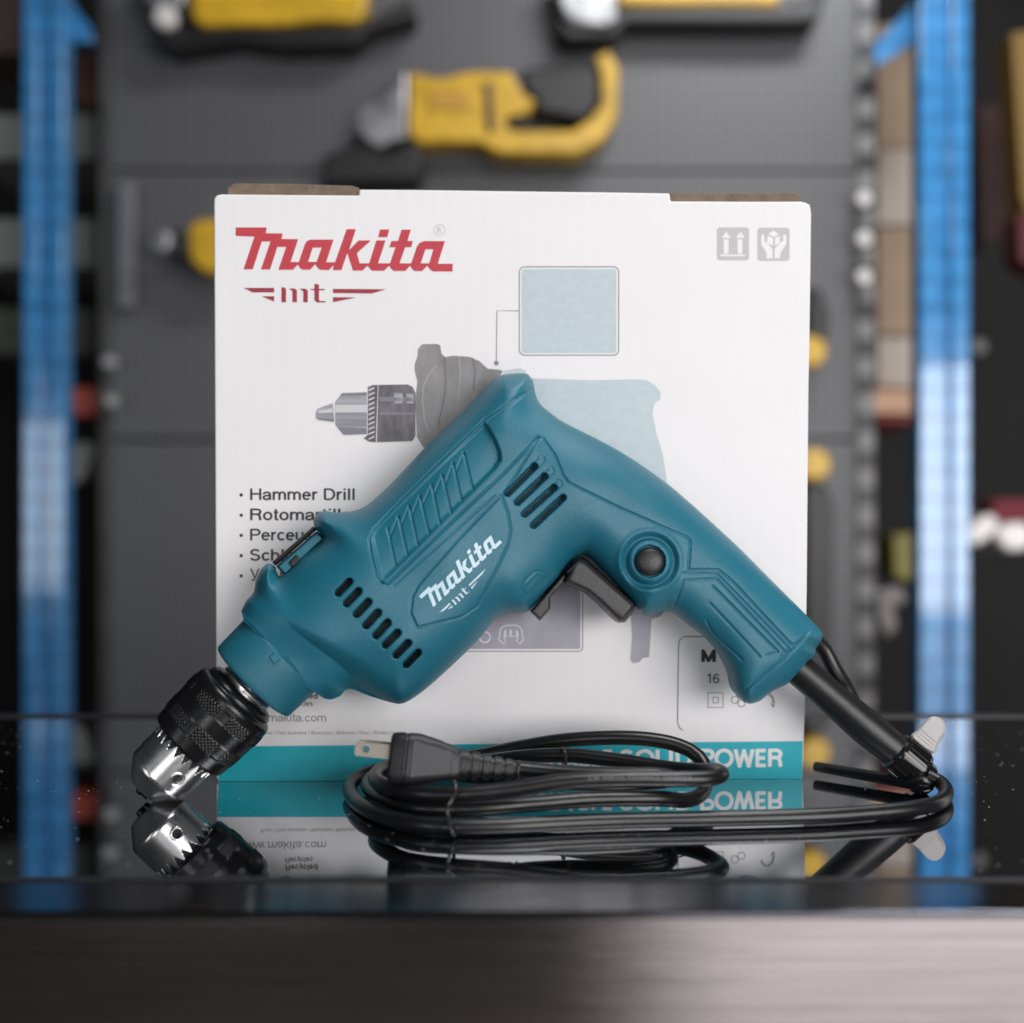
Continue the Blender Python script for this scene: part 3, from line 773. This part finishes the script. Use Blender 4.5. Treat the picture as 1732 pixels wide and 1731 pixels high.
def glyph(ch, wt):
    if (ch, wt) in GC: return GC[(ch, wt)]
    rings = []
    for pl in GL[ch][1]:
        P = np.array(pl, float)
        for i in range(len(P)-1):
            t = P[i+1]-P[i]; L_ = np.linalg.norm(t)
            if L_ < 1e-5: continue
            n = V(-t[1], t[0])/L_*wt/2
            rings.append([tuple(P[i]+n), tuple(P[i+1]+n), tuple(P[i+1]-n), tuple(P[i]-n)])
        for i in range(1, len(P)-1):
            a = P[i]-P[i-1]; b = P[i+1]-P[i]
            rings.append(circ(P[i][0], P[i][1], wt/2*.999, 8 if abs(a[0]*b[1]-a[1]*b[0]) < .02 else 14))
    if not rings: GC[(ch, wt)] = (np.zeros((0, 2)), np.zeros((0, 3), int)); return GC[(ch, wt)]
    co = []; ed = []
    for r in rings:
        k = len(co); n = len(r)
        for i, p in enumerate(r): co.append(Vector(p)); ed.append((k+i, k+(i+1) % n))
    v, e, f, *_ = delaunay_2d_cdt(co, ed, [], 0, 1e-4)
    vv = np.array([(p.x, p.y) for p in v]); ff = np.array([t for t in f if len(t) == 3]); c = vv[ff].mean(1)
    ins = np.zeros(len(c), bool)
    for r in rings: ins |= inside(r, c[:, 0], c[:, 1])
    GC[(ch, wt)] = (vv, ff[ins]); return GC[(ch, wt)]
def print_sans(name, s_, x, base, cap, m, layer=1, width=None, wt=.14, slope=0., parent=None):
    vs = []; fs = []; k = 0; pen = 0
    for ch in s_:
        v, f = glyph(ch, wt)
        if len(v): vs.append(v+V(pen, 0)); fs.append(f+k); k += len(v)
        pen += GL[ch][0]+(wt-.14)*.6
    v = np.concatenate(vs); f = np.concatenate(fs); x0 = v[:, 0].min(); w = v[:, 0].max()-x0
    kx = cap if width is None else width/w
    X = x+(v[:, 0]-x0)*kx; Y = base-v[:, 1]*cap+slope*(X-x)
    return mobj(name, BPL.hit(X, Y, .00012*layer), f, m, parent or bx_, smooth=False)
def stroke(pl, w, closed=False):
    """ring(s) of a thick polyline"""
    P = np.array(pl, float); n = len(P); Lf = []; Rt = []
    for i in range(n):
        a = P[(i-1) % n] if (closed or i > 0) else P[i]; b = P[(i+1) % n] if (closed or i < n-1) else P[i]
        t = b-a; t /= np.linalg.norm(t)+1e-9; nn = V(-t[1], t[0])
        Lf.append(tuple(P[i]+nn*w/2)); Rt.append(tuple(P[i]-nn*w/2))
    return [Lf, Rt] if closed else [Lf+Rt[::-1]]

print_rings('logo_print', WORDMARK, RED)
print_rings('emblem_print', MT, DRED)
print_rings('trademark_ring', stroke(circ(743.5, 389.5, 9.3), 1., True), LGRY)
print_text('trademark_letter', 'R', 739.6, 394.5, 10, LGRY)
# teal stripe and slogan
print_rings('stripe', [[(366.5,1263),(1358,1254),(1357,1317.6),(370,1321.8)]], STRIPE)
print_sans('slogan', 'DURABLE', 880, 1298.5, 29, WHT, 2, width=155, wt=.21, slope=-.003)
print_sans('slogan', 'SOLID', 1048, 1298, 29, WHT, 2, width=122, wt=.21, slope=-.003)
print_sans('slogan', 'POWER', 1184, 1297.5, 29.5, WHT, 2, width=140, wt=.21, slope=-.003)
# list
for i, (t, w) in enumerate((('Hammer Drill', 177), ('Rotomartillo', 172), ('Perceuse', 122), ('Schlagbohrer', 182), ('\u0423\u0434\u0430\u0440\u043d\u0430\u044f', 110))):
    y = 846+i*34.2
    print_rings('bullet', [circ(408, y-8.5, 3, 12)], BLK)
    if i < 4: print_sans('list_line', t, 423, y, 19.5, BLK, width=w, wt=.155)
    else: print_text('list_line', t, 423, y, 19.5, BLK, width=w)
print_sans('web_address', 'www.makita.com', 404, 1221, 14, GRY, width=147.5, wt=.11)
print_sans('recycling_text', 'Recycled', 483, 1182, 9.5, BLK, width=54, wt=.16)
print_sans('recycling_text', 'Recycles', 483, 1194.5, 9, BLK, width=46, wt=.13)
print_text('small_print', 'Photo / Foto ilustrativa / Illustration / Bildmotiv / Foto / \u0418\u043b\u043b\u044e\u0441\u0442\u0440', 441, 1242.5, 6, GRY, width=226)
# handling symbols
def icon(rings_bg, rings_fg, nm):
    print_rings(nm, rings_bg, LGRY, 1); 
    for r in rings_fg: print_rings(nm, r, WHT2, 2)
WHT2 = ink('paper_white', (.79,.775,.785))
CI = lambda p: [(1200+x/11.55, 370+y/11.55) for x, y in p]
print_rings('upright_symbol', [rrect(1213,385,1267,440,5), CI([(235,380),(335,240),(430,380)]), CI([(280,400),(385,400),(378,685),(282,685)]), CI([(515,380),(612,240),(705,380)]), CI([(550,400),(652,400),(650,685),(555,685)]), CI([(220,695),(705,695),(705,735),(220,735)])], LGRY)
print_rings('fragile_symbol', [rrect(1281.5,385.5,1335.5,441,5), CI([(1260,225),(1370,295),(1265,360),(1140,300)]), CI([(1135,320),(1250,378),(1248,535),(1130,465)]), CI([(1280,378),(1385,320),(1385,465),(1280,535)]),
 CI([(1015,320),(1045,298),(1080,320),(1078,430),(1150,480),(1240,590),(1240,775),(1115,775),(1115,670),(1010,500)]), CI([(1510,320),(1475,298),(1440,320),(1440,430),(1370,480),(1275,590),(1272,775),(1385,775),(1395,670),(1505,500)])], LGRY)
# call-outs
print_rings('callout_frame', stroke(rrect(878.5,451.5,1046.5,601,9), 1.6, True), GRY)
print_rings('callout_fill', [rrect(882.5,455.5,1042.5,597,5)], SKY)
print_rings('leader_line', stroke([(877,526),(840.5,526),(839.5,611)], 1.5), GRY)
print_rings('leader_dot', [circ(839.5,614.5,4)], GRY)
print_rings('callout_frame', stroke(rrect(748,985,985.5,1102,7), 1.6, True), GRY)
print_rings('callout_fill', [rrect(751,989,981.5,1098,4)], LILAC)
C8 = lambda p: [(740+x/5.773, 1000+y/5.773) for x, y in p]
rot = C8([(668,335),(770,335),(812,360),(828,400),(832,462),(850,465),(800,520),(765,475),(785,470),(782,400),(770,370),(775,440),(722,445),(720,380),(712,380),(708,445),(665,442),(665,370),(655,400),(652,470),(668,480),(655,520),(590,468),(605,462),(608,400),(625,355)])
print_rings('rotation_symbol', stroke(rot, 1.6, True), WHT2, 2)
print_rings('rotation_symbol', stroke(circ(820,1078,9), 2, True), WHT2, 2)
# printed picture of a drill
C6 = lambda p: [(340+x/3.093, 290+y/3.093) for x, y in p]
print_rings('printed_tool', [C6([(600,1258),(610,1242),(690,1212),(698,1312),(690,1312),(610,1300),(600,1290)])], METL, 1)
print_rings('printed_tool', [C6([(700,1208),(738,1160),(868,1155),(868,1376),(745,1380),(702,1325)])], METL, 1)
print_rings('printed_tool', [C6([(872,1128),(900,1118),(925,1118),(915,1418),(880,1415),(850,1398),(872,1380)])], DKM, 1)
LTM = ink('printed_light', (.58,.58,.61)); MDM = ink('printed_mid', (.20,.20,.23))
print_rings('printed_tool', [C6([(702,1222),(868,1222),(868,1262),(702,1262)]), C6([(612,1253),(688,1240),(690,1262),(612,1266)])], LTM, 2)
print_rings('printed_tool', [C6([(712,1338),(868,1345),(868,1374),(747,1378)]), C6([(735,1163),(868,1158),(868,1172),(728,1175)]), C6([(612,1290),(690,1296),(690,1309),(612,1299)])], MDM, 2)
print_rings('printed_tool', [C6([(930,1180),(1120,1180),(1120,1205),(930,1205)]), C6([(930,1260),(1120,1262),(1120,1275),(930,1275)])], MDM, 2)
zz = []
for k in range(11):
    y = 1130+k*25.5; zz.append(C6([(876,y+14),(905,y),(908,y+5),(878,y+19)]))
print_rings('printed_tool', zz, WHT2, 2)
print_rings('printed_tool', [C6([(928,1118),(1080,1115),(1108,1128),(1122,1160),(1122,1385),(1105,1412),(920,1418)])], DKM, 1)
print_rings('printed_tool', [C6([(1010,1160),(1055,1160),(1055,1215),(1010,1215)]), C6([(1075,1160),(1112,1165),(1112,1215),(1075,1215)])], METL, 2)
print_rings('printed_tool', [C6([(1118,1010),(1132,970),(1135,930),(1155,905),(1235,903),(1252,912),(1258,955),(1278,972),(1320,965),(1400,970),(1455,992),(1500,1033),(1560,1038),(1580,1045),(1500,1190),(1300,1440),(1165,1445),(1130,1390),(1120,1200),(1132,1100),(1118,1040)])], GREY3, 1)
LG2 = ink('printed_seam', (.40,.39,.40)); DG2 = ink('printed_shade', (.15,.15,.165))
print_rings('printed_tool', stroke(C6([(1278,972),(1274,1010),(1282,1100),(1270,1200),(1240,1330)]), 2.2), DG2, 2)
print_rings('printed_tool', stroke(C6([(1235,1015),(1190,1065),(1165,1120),(1158,1200),(1170,1300),(1190,1360)]), 1.6), LG2, 2)
print_rings('printed_tool', stroke(C6([(1420,975),(1435,1040),(1425,1150)]), 2.), DG2, 2)
print_rings('printed_tool', stroke(C6([(1350,968),(1358,1060),(1345,1200)]), 1.6), LG2, 2)
print_rings('printed_tool', [[(853,627),(880,623),(889,627),(893,640),(1000,643.5),(1080,642),(1096,644.5),(1108,652),(1117.5,664),(1117,675),(1107,683),(1104,700),(1110,731.7),(1120.6,766),(1128,812),(1110,900),(1000,900),(860,800),(850,640)]], SKY, 1)
print_rings('printed_tool', [[(1066,1030),(1125,1030),(1118,1042),(1102,1048),(1100,1080),(1098,1112),(1088,1113),(1080,1121),(1070,1122),(1066,1116),(1069,1080)]], LILAC, 1)
# model panel
print_rings('model_frame', stroke([(1200,1077),(1156,1077),(1149,1083),(1147.5,1100),(1146,1222),(1149,1231),(1155,1236)], 2.), GRY)
print_sans('model_text', 'M', 1186, 1120, 20, BLK, width=25, wt=.24)
print_sans('model_text', '16', 1196, 1156, 16, BLK, width=21, wt=.13)
print_rings('insulation_symbol', stroke(rect(1197.5,1172,1223,1197), 1.8, True)+stroke(rect(1206,1180,1215,1189), 1.8, True), GRY)
print_rings('hammer_symbol', stroke(circ(1243,1184,6), 1.5, True), GRY)
print_rings('hammer_symbol', stroke(circ(1254,1190,6), 1.5, True), GRY)
print_rings('rotation_symbol', stroke([(1287,1182),(1292,1174),(1300,1173),(1307,1180),(1309,1192)], 3.5)+[[(1303,1190),(1312,1190),(1308,1198)]], GRY)

# ------------------------------------------------------------------ display case
GLASS = mat('dark_mirror_glass', (.53, .54, .56), .022, metal=1., bump=.006, bscale=60, rvar=.02, vscale=14)
FRAME = mat('frame_top_metal', (.16, .16, .18), .12, metal=1., bump=.12, bscale=6, stretch=(1, 120, 120))
RAIL = mat('brushed_rail', (.34, .315, .32), .13, metal=1., var=.14, vscale=4, stretch=(.5, 60, 220), bump=.10, bscale=9)
DARKG = mat('case_dark', (.012, .012, .014), .4)
case = empty('display_case', (0, .6, -.30), 'dark glass topped display counter with brushed metal front rail', 'display case')
yb = .833 if False else H*F/(1215-HY); yf = H*F/(1486-HY); ye = H*F/(1541-HY)
WX = 1.1
box('glass_top', -WX, WX, yf, yb+.004, -.008, 0, GLASS, case)
box('gap_strip', -WX, WX, yf-.0022, yf-.0002, -.010, .0006, DARKG, case)  # dark strip stands for the shaded gap between glass and frame
box('frame_strip', -WX, WX, ye, yf-.0024, -.0024, -.0002, FRAME, case, .0007)
box('front_rail', -WX, WX, ye+.0006, ye+.022, -.30, -.0026, RAIL, case)
box('rear_edge', -WX, WX, yb+.0042, yb+.012, -.30, .0015, mat('rear_edge_metal', (.03,.028,.028), .4, metal=.5), case, .001)
box('case_body', -WX, WX, ye+.0225, yb+.004, -.30, -.0125, DARKG, case)

dv = []; df = []
for i in range(1100):
    x = random.uniform(-.42, .48); y = random.uniform(yf+.01, yb-.02); r = random.choice((.00016, .00022, .0003, .00045)); a = random.uniform(0, 6.3); k = len(dv)
    for j in range(4): dv.append((x+r*math.cos(a+j*1.57)*random.uniform(.6, 1.6), y+r*math.sin(a+j*1.57), .00003))
    dv.append((x, y, r*.7)); df += [(k+j, k+(j+1) % 4, k+4) for j in range(4)]
tag(mobj('dust', dv, df, mat('dust_grey', (.32, .31, .30), .9), None, smooth=False), 'fine pale dust specks scattered over the dark glass top', 'dust', kind='stuff')

# ------------------------------------------------------------------ background shop
DW = 2.36
BLUE = mat('blue_rack_paint', (.045, .21, .46), .16, var=.15, vscale=25, bump=.5, bscale=30, rvar=.04, coat=1.)
PEG = mat('pegboard_grey', (.13, .13, .14), .45, bump=.05, bscale=40)
nt = PEG.node_tree; N = nt.nodes; L = nt.links
tc = N.new('ShaderNodeTexCoord'); sx = N.new('ShaderNodeSeparateXYZ'); L.new(tc.outputs['Object'], sx.inputs[0])
def slotwave(out, period, duty, nt=nt, N=N, L=L):
    a = N.new('ShaderNodeMath'); a.operation = 'DIVIDE'; a.inputs[1].default_value = period; L.new(out, a.inputs[0])
    b = N.new('ShaderNodeMath'); b.operation = 'FRACT'; L.new(a.outputs[0], b.inputs[0])
    c = N.new('ShaderNodeMath'); c.operation = 'LESS_THAN'; c.inputs[1].default_value = duty; L.new(b.outputs[0], c.inputs[0])
    return c.outputs[0]
mu = N.new('ShaderNodeMath'); mu.operation = 'MULTIPLY'
L.new(slotwave(sx.outputs['X'], .019, .4), mu.inputs[0]); L.new(slotwave(sx.outputs['Z'], .019, .4), mu.inputs[1])
mx = N.new('ShaderNodeMixRGB'); mx.inputs[1].default_value = (.092, .092, .10, 1); mx.inputs[2].default_value = (.03, .03, .03, 1)
L.new(mu.outputs[0], mx.inputs[0]); L.new(mx.outputs[0], N['Principled BSDF'].inputs['Base Color'])
UPR = mat('slotted_upright_paint', (.12, .12, .125), .4)
nt = UPR.node_tree; N = nt.nodes; L = nt.links
tc = N.new('ShaderNodeTexCoord'); sx = N.new('ShaderNodeSeparateXYZ'); L.new(tc.outputs['Object'], sx.inputs[0])
mx = N.new('ShaderNodeMixRGB'); mx.inputs[1].default_value = (.17, .165, .165, 1); mx.inputs[2].default_value = (.012, .012, .013, 1)
L.new(slotwave(sx.outputs['Z'], .0715, .5, nt, N, L), mx.inputs[0]); L.new(mx.outputs[0], N['Principled BSDF'].inputs['Base Color'])
YEL = mat('yellow_tool_plastic', (.52, .31, .02), .35, bump=.1, bscale=300, var=.22, vscale=22)
TBLK = mat('tool_black_plastic', (.008, .008, .009), .45)
SILV = mat('tool_cast_metal', (.30, .30, .31), .35, metal=.7, var=.4, vscale=30)
TAN = mat('tan_cardboard', (.36, .26, .18), .8, var=.12, vscale=6)
PALE = mat('pale_board', (.48, .41, .36), .7, var=.06, vscale=8)
GREYB = mat('grey_bin', (.27, .28, .27), .5, var=.1, vscale=8)
DKWALL = mat('dark_wall', (.009, .008, .0085), .8, var=.3, vscale=2)
REDP = mat('red_orange_plastic', (.50, .07, .035), .4)
DRED2 = mat('dark_red_fabric', (.025, .008, .007), .8, var=.4, vscale=9)
BROWN = mat('brown_leather', (.13, .06, .04), .7, var=.3, vscale=9)
OLIVE = mat('olive_plastic', (.20, .17, .02), .5)
WHP = mat('white_plastic', (.60, .57, .56), .45)
FLOOR = mat('shop_floor_grey', (.15, .125, .12), .6, var=.15, vscale=4)

def setg(o, kind='structure'): o['kind'] = kind; return o
setg(box('wall', -4.5, 4.5, 3.45, 3.55, -.95, 2.6, DKWALL))
setg(box('floor', -4.5, 4.5, -3.2, 3.45, -1.0, -.95, FLOOR))

def single(name, pts, d, th, m, label, cat, group=None, bw=.004, sm=False):
    return tag(slab(name, pts, d, th, m, None, bw, sm), label, cat, group)
G = 'grey perforated display boards on the wall rack'
single('pegboard', rect(186,-260,1450,288), DW, .02, PEG, 'upper perforated grey board carrying the yellow tools', 'pegboard', G, .002)
single('pegboard', rect(186,292,1450,742), DW, .02, PEG, 'middle perforated grey board behind the top of the white box', 'pegboard', G, .002)
single('pegboard', rect(186,746,1450,1250), DW, .02, PEG, 'lower perforated grey board behind the drill, in shade', 'pegboard', G, .002)
single('slotted_upright', rect(1451,-260,1480,1800), DW-.01, .04, UPR, 'slotted metal upright at the right edge of the grey boards', 'upright', 'slotted uprights of the rack', .001)
single('slotted_upright', rect(168,-260,185,1800), DW-.005, .04, mat('dark_upright_paint', (.05,.05,.052), .5, var=.3, vscale=14), 'slotted metal upright at the left edge of the grey boards', 'upright', 'slotted uprights of the rack', .001)
single('metal_strip', rect(196,305,226,520), DW-.03, .02, mat('strip_grey', (.15,.15,.165), .4, metal=.2), 'narrow lighter grey metal strip on the left of the boards', 'strip')
for i, y in enumerate((335, 403, 468)):
    tag(slab('upright_disc', circ(1463, y, 13, 20), DW-.05, .03, WHP, None, .003), ('topmost', 'middle', 'lowest')[i]+' of three pale discs for light seen through the right upright', 'cap', 'pale discs for light seen through the slotted upright')  # solid pale discs stand for light showing through the slots
for i, (x, y) in enumerate(((183, 612), (186, 678))):
    tag(slab('upright_disc', circ(x, y, 11, 20), DW-.05, .03, GREYB, None, .003), ('upper', 'lower')[i]+' of two grey round caps on the left upright', 'cap', 'grey round caps on the left upright')

nt = BLUE.node_tree; N = nt.nodes; L = nt.links
tc = N.new('ShaderNodeTexCoord'); sx = N.new('ShaderNodeSeparateXYZ'); L.new(tc.outputs['Object'], sx.inputs[0])
tk = slotwave(sx.outputs['Z'], .050, .14, nt, N, L)
hf = N.new('ShaderNodeMath'); hf.operation = 'MULTIPLY'; hf.inputs[1].default_value = .45; L.new(tk, hf.inputs[0]); tk = hf.outputs[0]
old = N['Principled BSDF'].inputs['Base Color'].links[0].from_socket
mx = N.new('ShaderNodeMixRGB'); mx.inputs[2].default_value = (.01, .03, .08, 1); L.new(tk, mx.inputs[0]); L.new(old, mx.inputs[1]); L.new(mx.outputs[0], N['Principled BSDF'].inputs['Base Color'])
iv = N.new('ShaderNodeMath'); iv.operation = 'SUBTRACT'; iv.inputs[0].default_value = 1; L.new(tk, iv.inputs[1]); L.new(iv.outputs[0], N['Principled BSDF'].inputs['Coat Weight'])
# blue rack posts with flanges and a brace each
def post(x0, x1, label, brace):
    e = empty('rack_post', tuple(pw((x0+x1)/2, 2000, DW-.12)*V(1, 1, 0)+V(0, 0, -.95)), label, 'rack post', 'blue steel rack posts')
    w = x1-x0; d = DW-.12; yb_ = 1900
    slab('flange', rect(x0, -280, x0+w*.36, yb_), d, .05, BLUE, e, .003)
    slab('flange', rect(x1-w*.36, -280, x1, yb_), d, .05, BLUE, e, .003)
    slab('web', rect(x0+w*.3, -280, x1-w*.3, yb_), d+.014, .03, BLUE, e, .001)
    if brace: slab('brace', brace, d+.04, .02, BLUE, e, .002)
post(38, 108, 'left blue steel rack post with a short brace near its top', [(108,-10),(150,42),(158,70),(128,72),(100,40)])
post(1556, 1640, 'right blue steel rack post with a long diagonal brace at its top', [(1578,-10),(1578,52),(1482,112),(1478,78),(1545,5)])

# yellow tools
def tool(label, parts, cat='power tool'):
    e = empty('cordless_tool', tuple(pw(parts[0][1][0][0], parts[0][1][0][1], DW-.06)), label, cat, 'yellow and black cordless tools hanging on the boards')
    for nm, pts, m, d, th, sm in parts:
        o = slab(nm, pts, DW-d, th, m, e, .008, sm)
    return e
tool('yellow cordless tool with looped handle hanging above the white box', [
 ('tool_body', [(692,127),(700,122),(742,133),(794,121),(864,121),(874,139),(883,158),(905,170),(893,189),(860,196),(850,209),(867,221),(968,221),(999,201),(1019,173),(1016,121),(1006,97),(1030,85),(1046,114),(1044,194),(1019,235),(978,259),(846,259),(812,240),(742,239),(708,242),(691,229)], YEL, .09, .07, False),
 ('grip', [(878,118),(1012,112),(1016,170),(992,203),(905,188),(908,168),(888,152)], TBLK, .075, .05, False),
 ('trigger', [(853,198),(880,192),(905,200),(880,218),(858,218)], TBLK, .075, .04, False),
 ('gear_head', [(664,150),(676,122),(690,118),(690,235),(664,238),(640,252),(612,232),(598,205),(606,180),(640,166)], SILV, .085, .06, False),
 ('label_patch', [(722,152),(790,150),(800,184),(724,188)], mat('orange_label', (.42,.22,.02), .5), .094, .01, False),
 ('vent_band', [(818,140),(832,138),(836,222),(822,224)], TBLK, .094, .01, False),
 ('guard', [(545,262),(610,244),(650,262),(700,240),(716,262),(708,302),(548,312)], TBLK, .10, .10, False)])
tool('yellow cordless tool cut off by the top left of the photo', [
 ('tool_body', [(322,-90),(322,30),(345,45),(400,40),(480,42),(540,34),(600,38),(618,18),(622,-90)], YEL, .09, .08, False),
 ('chuck_guard', [(235,-60),(312,-60),(312,12),(270,18),(238,-5)], SILV, .085, .06, False),
 ('knob', circ(277, 26, 20, 24), WHP, .10, .03, False),
 ('black_underside', [(262,32),(345,48),(480,46),(600,42),(700,-5),(705,25),(630,45),(600,72),(480,78),(400,66),(290,84),(262,70)], TBLK, .08, .08, False)])  # last part: black slab stands in for the shadow beneath this tool
tool('yellow cordless tool cut off by the top right of the photo', [
 ('tool_body', rect(1045,-90,1318,8), YEL, .09, .08, False),
 ('gear_head', [(930,-60),(1040,-60),(1048,30),(1022,46),(968,42),(950,18)], SILV, .085, .06, False),
 ('black_underside', [(1052,9),(1325,9),(1400,-20),(1385,35),(1330,38),(1060,36),(1040,62),(960,68),(938,40),(945,25),(968,46),(1025,48)], TBLK, .08, .08, False)])
tool('yellow cordless driver with silver nose peeping out left of the white box', [
 ('tool_body', [(316,388),(330,372),(420,366),(430,455),(345,462),(320,440)], YEL, .09, .08, False),
 ('nose_collar', [(282,398),(316,388),(320,440),(286,430)], TBLK, .085, .06, False),
 ('bit_holder', circ(268, 406, 22, 24), SILV, .10, .04, False)])
tool('yellow and black tool half hidden behind the upper right side of the box', [
 ('tool_body', circ(1372, 594, 27, 20), YEL, .09, .06, False),
 ('grip', [(1366,480),(1392,490),(1404,540),(1400,572),(1366,575)], TBLK, .07, .05, False)])
tool('yellow and black tool half hidden behind the right side of the box below the other', [
 ('tool_body', circ(1378, 786, 28, 20), YEL, .09, .06, False),
 ('grip', [(1360,815),(1398,820),(1412,860),(1410,1100),(1425,1160),(1360,1180)], TBLK, .07, .05, False)])
# shelf goods left
gl = 'grey storage bins on the shelf left of the boards'
single('storage_bin', rect(-60,192,164,268), DW+.25, .25, GREYB, 'upper grey storage bin behind the left blue post', 'bin', gl, .006)
single('storage_bin', rect(-60,368,164,452), DW+.25, .25, GREYB, 'middle grey storage bin behind the left blue post', 'bin', gl, .006)
single('storage_bin', rect(-60,520,160,600), DW+.25, .25, mat('green_grey_bin', (.07,.075,.065), .6), 'lower dark greenish bin behind the left blue post', 'bin', gl, .006)
single('leather_pouch', [(125,95),(165,90),(170,165),(150,182),(128,170)], DW+.2, .08, BROWN, 'brown pouch hanging beside the left blue post', 'pouch')
single('red_cap_tool', [(118,662),(132,654),(160,655),(172,668),(170,700),(130,706),(118,690)], DW+.1, .08, REDP, 'orange red rounded object beside the left blue post', 'tool')
single('reddish_box', rect(-60,-60,36,90), DW+.25, .2, mat('dull_pink_brown', (.10,.06,.06), .7), 'dull reddish box in the top left corner', 'box')
single('hanging_tool', [(120,755),(145,745),(162,760),(140,810),(120,820)], DW+.1, .05, GREYB, 'grey pointed tool low beside the left blue post', 'tool')
# goods right
gr = 'cardboard boxes stacked between the boards and the right blue post'
zt = [(40,250,TAN,'topmost tan cardboard box beside the right blue post'),(252,380,PALE,'pale cardboard box second from the top beside the right blue post'),(384,566,TAN,'tan cardboard box in the middle beside the right blue post'),(570,655,PALE,'pale lower cardboard box beside the right blue post')]
for y0, y1, m, lb in zt: single('cardboard_box', rect(1484,y0,1552,y1), DW+.15, .3, m, lb, 'box', gr, .004)
single('pale_tray', rect(1478,660,1548,700), DW+.1, .25, mat('peach_board', (.70,.42,.28), .6), 'peach coloured tray under the stacked boxes at right', 'tray')
single('red_shelf_edge', rect(1482,703,1560,716), DW+.1, .25, mat('dark_red_edge', (.20,.02,.015), .5), 'thin dark red shelf edge under the peach tray', 'shelf')
single('olive_container', [(1510,905),(1545,900),(1552,960),(1540,985),(1512,975)], DW+.15, .1, OLIVE, 'olive yellow container low left of the right blue post', 'container')
single('pale_spray_gun', [(1484,1000),(1520,992),(1535,1010),(1522,1025),(1510,1020),(1518,1060),(1502,1080),(1488,1050)], DW+.1, .05, mat('dusty_grey', (.30,.27,.27), .5), 'pale grey curved tool low left of the right blue post', 'tool')
single('yellow_tool_strip', [(1712,55),(1760,50),(1760,420),(1728,330)], DW+.05, .08, mat('dull_yellow', (.16,.09,.012), .6), 'dull yellow upright object at the right edge of the photo', 'object')
single('red_object', [(1722,360),(1780,355),(1780,470),(1725,440)], DW+.05, .08, mat('deep_red', (.06,.006,.006), .7), 'deep red object at the right edge below the yellow one', 'object')
single('brown_case', [(1652,180),(1730,170),(1735,330),(1700,400),(1660,420)], DW+.3, .2, DRED2, 'dark reddish brown case right of the right blue post', 'case')
single('hard_hat', [(1636,900),(1655,880),(1680,868),(1690,880),(1682,905),(1645,925)], DW+.05, .15, WHP, 'left of two white rounded helmets right of the blue post', 'helmet', 'white helmets right of the blue post', .01, True)
single('hard_hat', [(1684,905),(1702,888),(1740,886),(1745,925),(1705,932)], DW+.05, .15, WHP, 'right of two white rounded helmets right of the blue post, cut by the photo edge', 'helmet', 'white helmets right of the blue post', .01, True)
single('red_cloth', rect(1680,845,1760,884), DW+.2, .1, mat('wine_red', (.12,.01,.02), .8), 'wine red cloth above the white helmets', 'cloth')
single('grey_cap', circ(1657, 586, 14, 20), DW+.1, .05, mat('charcoal', (.06,.06,.06), .5), 'small dark grey round object right of the right blue post', 'cap')

# ------------------------------------------------------------------ light
def area(name, loc, target, sx_, sy_, power, col=(1, 1, 1)):
    l = bpy.data.lights.new(name, 'AREA'); l.shape = 'RECTANGLE'; l.size = sx_; l.size_y = sy_; l.energy = power; l.color = col
    o = bpy.data.objects.new(name, l); COL.objects.link(o); o.location = loc
    o.rotation_euler = (Vector(target)-Vector(loc)).to_track_quat('-Z', 'Y').to_euler()
    return o
area('key_light', (1.9, -2.0, .40), (1.2, .8, .2), 2.4, 1.3, 76, (1, .98, .975))  # added broad lamp at right front, no known window
area('rail_light', (1.45, -1.6, -.63), (1.45, 0, -.63), 2.3, .62, 7.5, (1, .95, .955))  # added lamp, not a window: bright right-hand reflection on the front rail
area('front_lamp', (-.62, -2.0, .12), (-.3, .5, .0), .55, .6, 6.5, (1, .99, .98))
area('post_light', (-2.6, -2.0, .32), (-1.2, 2.2, .2), .9, .9, 9, (.9, .96, 1))  # added lamp, not a window: pale highlight on the left rack post
area('ceiling_light', (.38, .2, 1.45), (.1, .6, 0), .6, .35, 11, (1, .99, .98))
area('rear_ceiling_light', (.75, 1.15, 1.9), (.7, 2.4, .5), .9, .4, 24, (.97, .98, 1))
area('rear_side_light', (1.6, 1.5, .2), (.75, 2.4, .0), .5, .9, 8, (1, .99, .97))

w = bpy.data.worlds.new('World'); SC.world = w; w.use_nodes = True
bg = w.node_tree.nodes['Background']; bg.inputs[0].default_value = (.8, .85, .9, 1); bg.inputs[1].default_value = .025

# ------------------------------------------------------------------ camera
cam = bpy.data.cameras.new('camera'); co = bpy.data.objects.new('camera', cam); COL.objects.link(co)
co.location = (0, 0, H); co.rotation_euler = (math.radians(90), 0, 0)
cam.sensor_width = 36; cam.lens = 36*F/1732; cam.shift_y = (HY-865.5)/1732; cam.shift_x = 0
cam.clip_start = .01; cam.clip_end = 50
cam.dof.use_dof = True; cam.dof.focus_distance = .578
cam.dof.aperture_fstop = (cam.lens/1000)/.0108
SC.camera = co
SC.view_settings.view_transform = 'Standard'; SC.view_settings.look = 'None'; SC.view_settings.exposure = .13; SC.view_settings.gamma = 1
SC.view_settings.use_curve_mapping = False
SC.cycles.max_bounces = 8
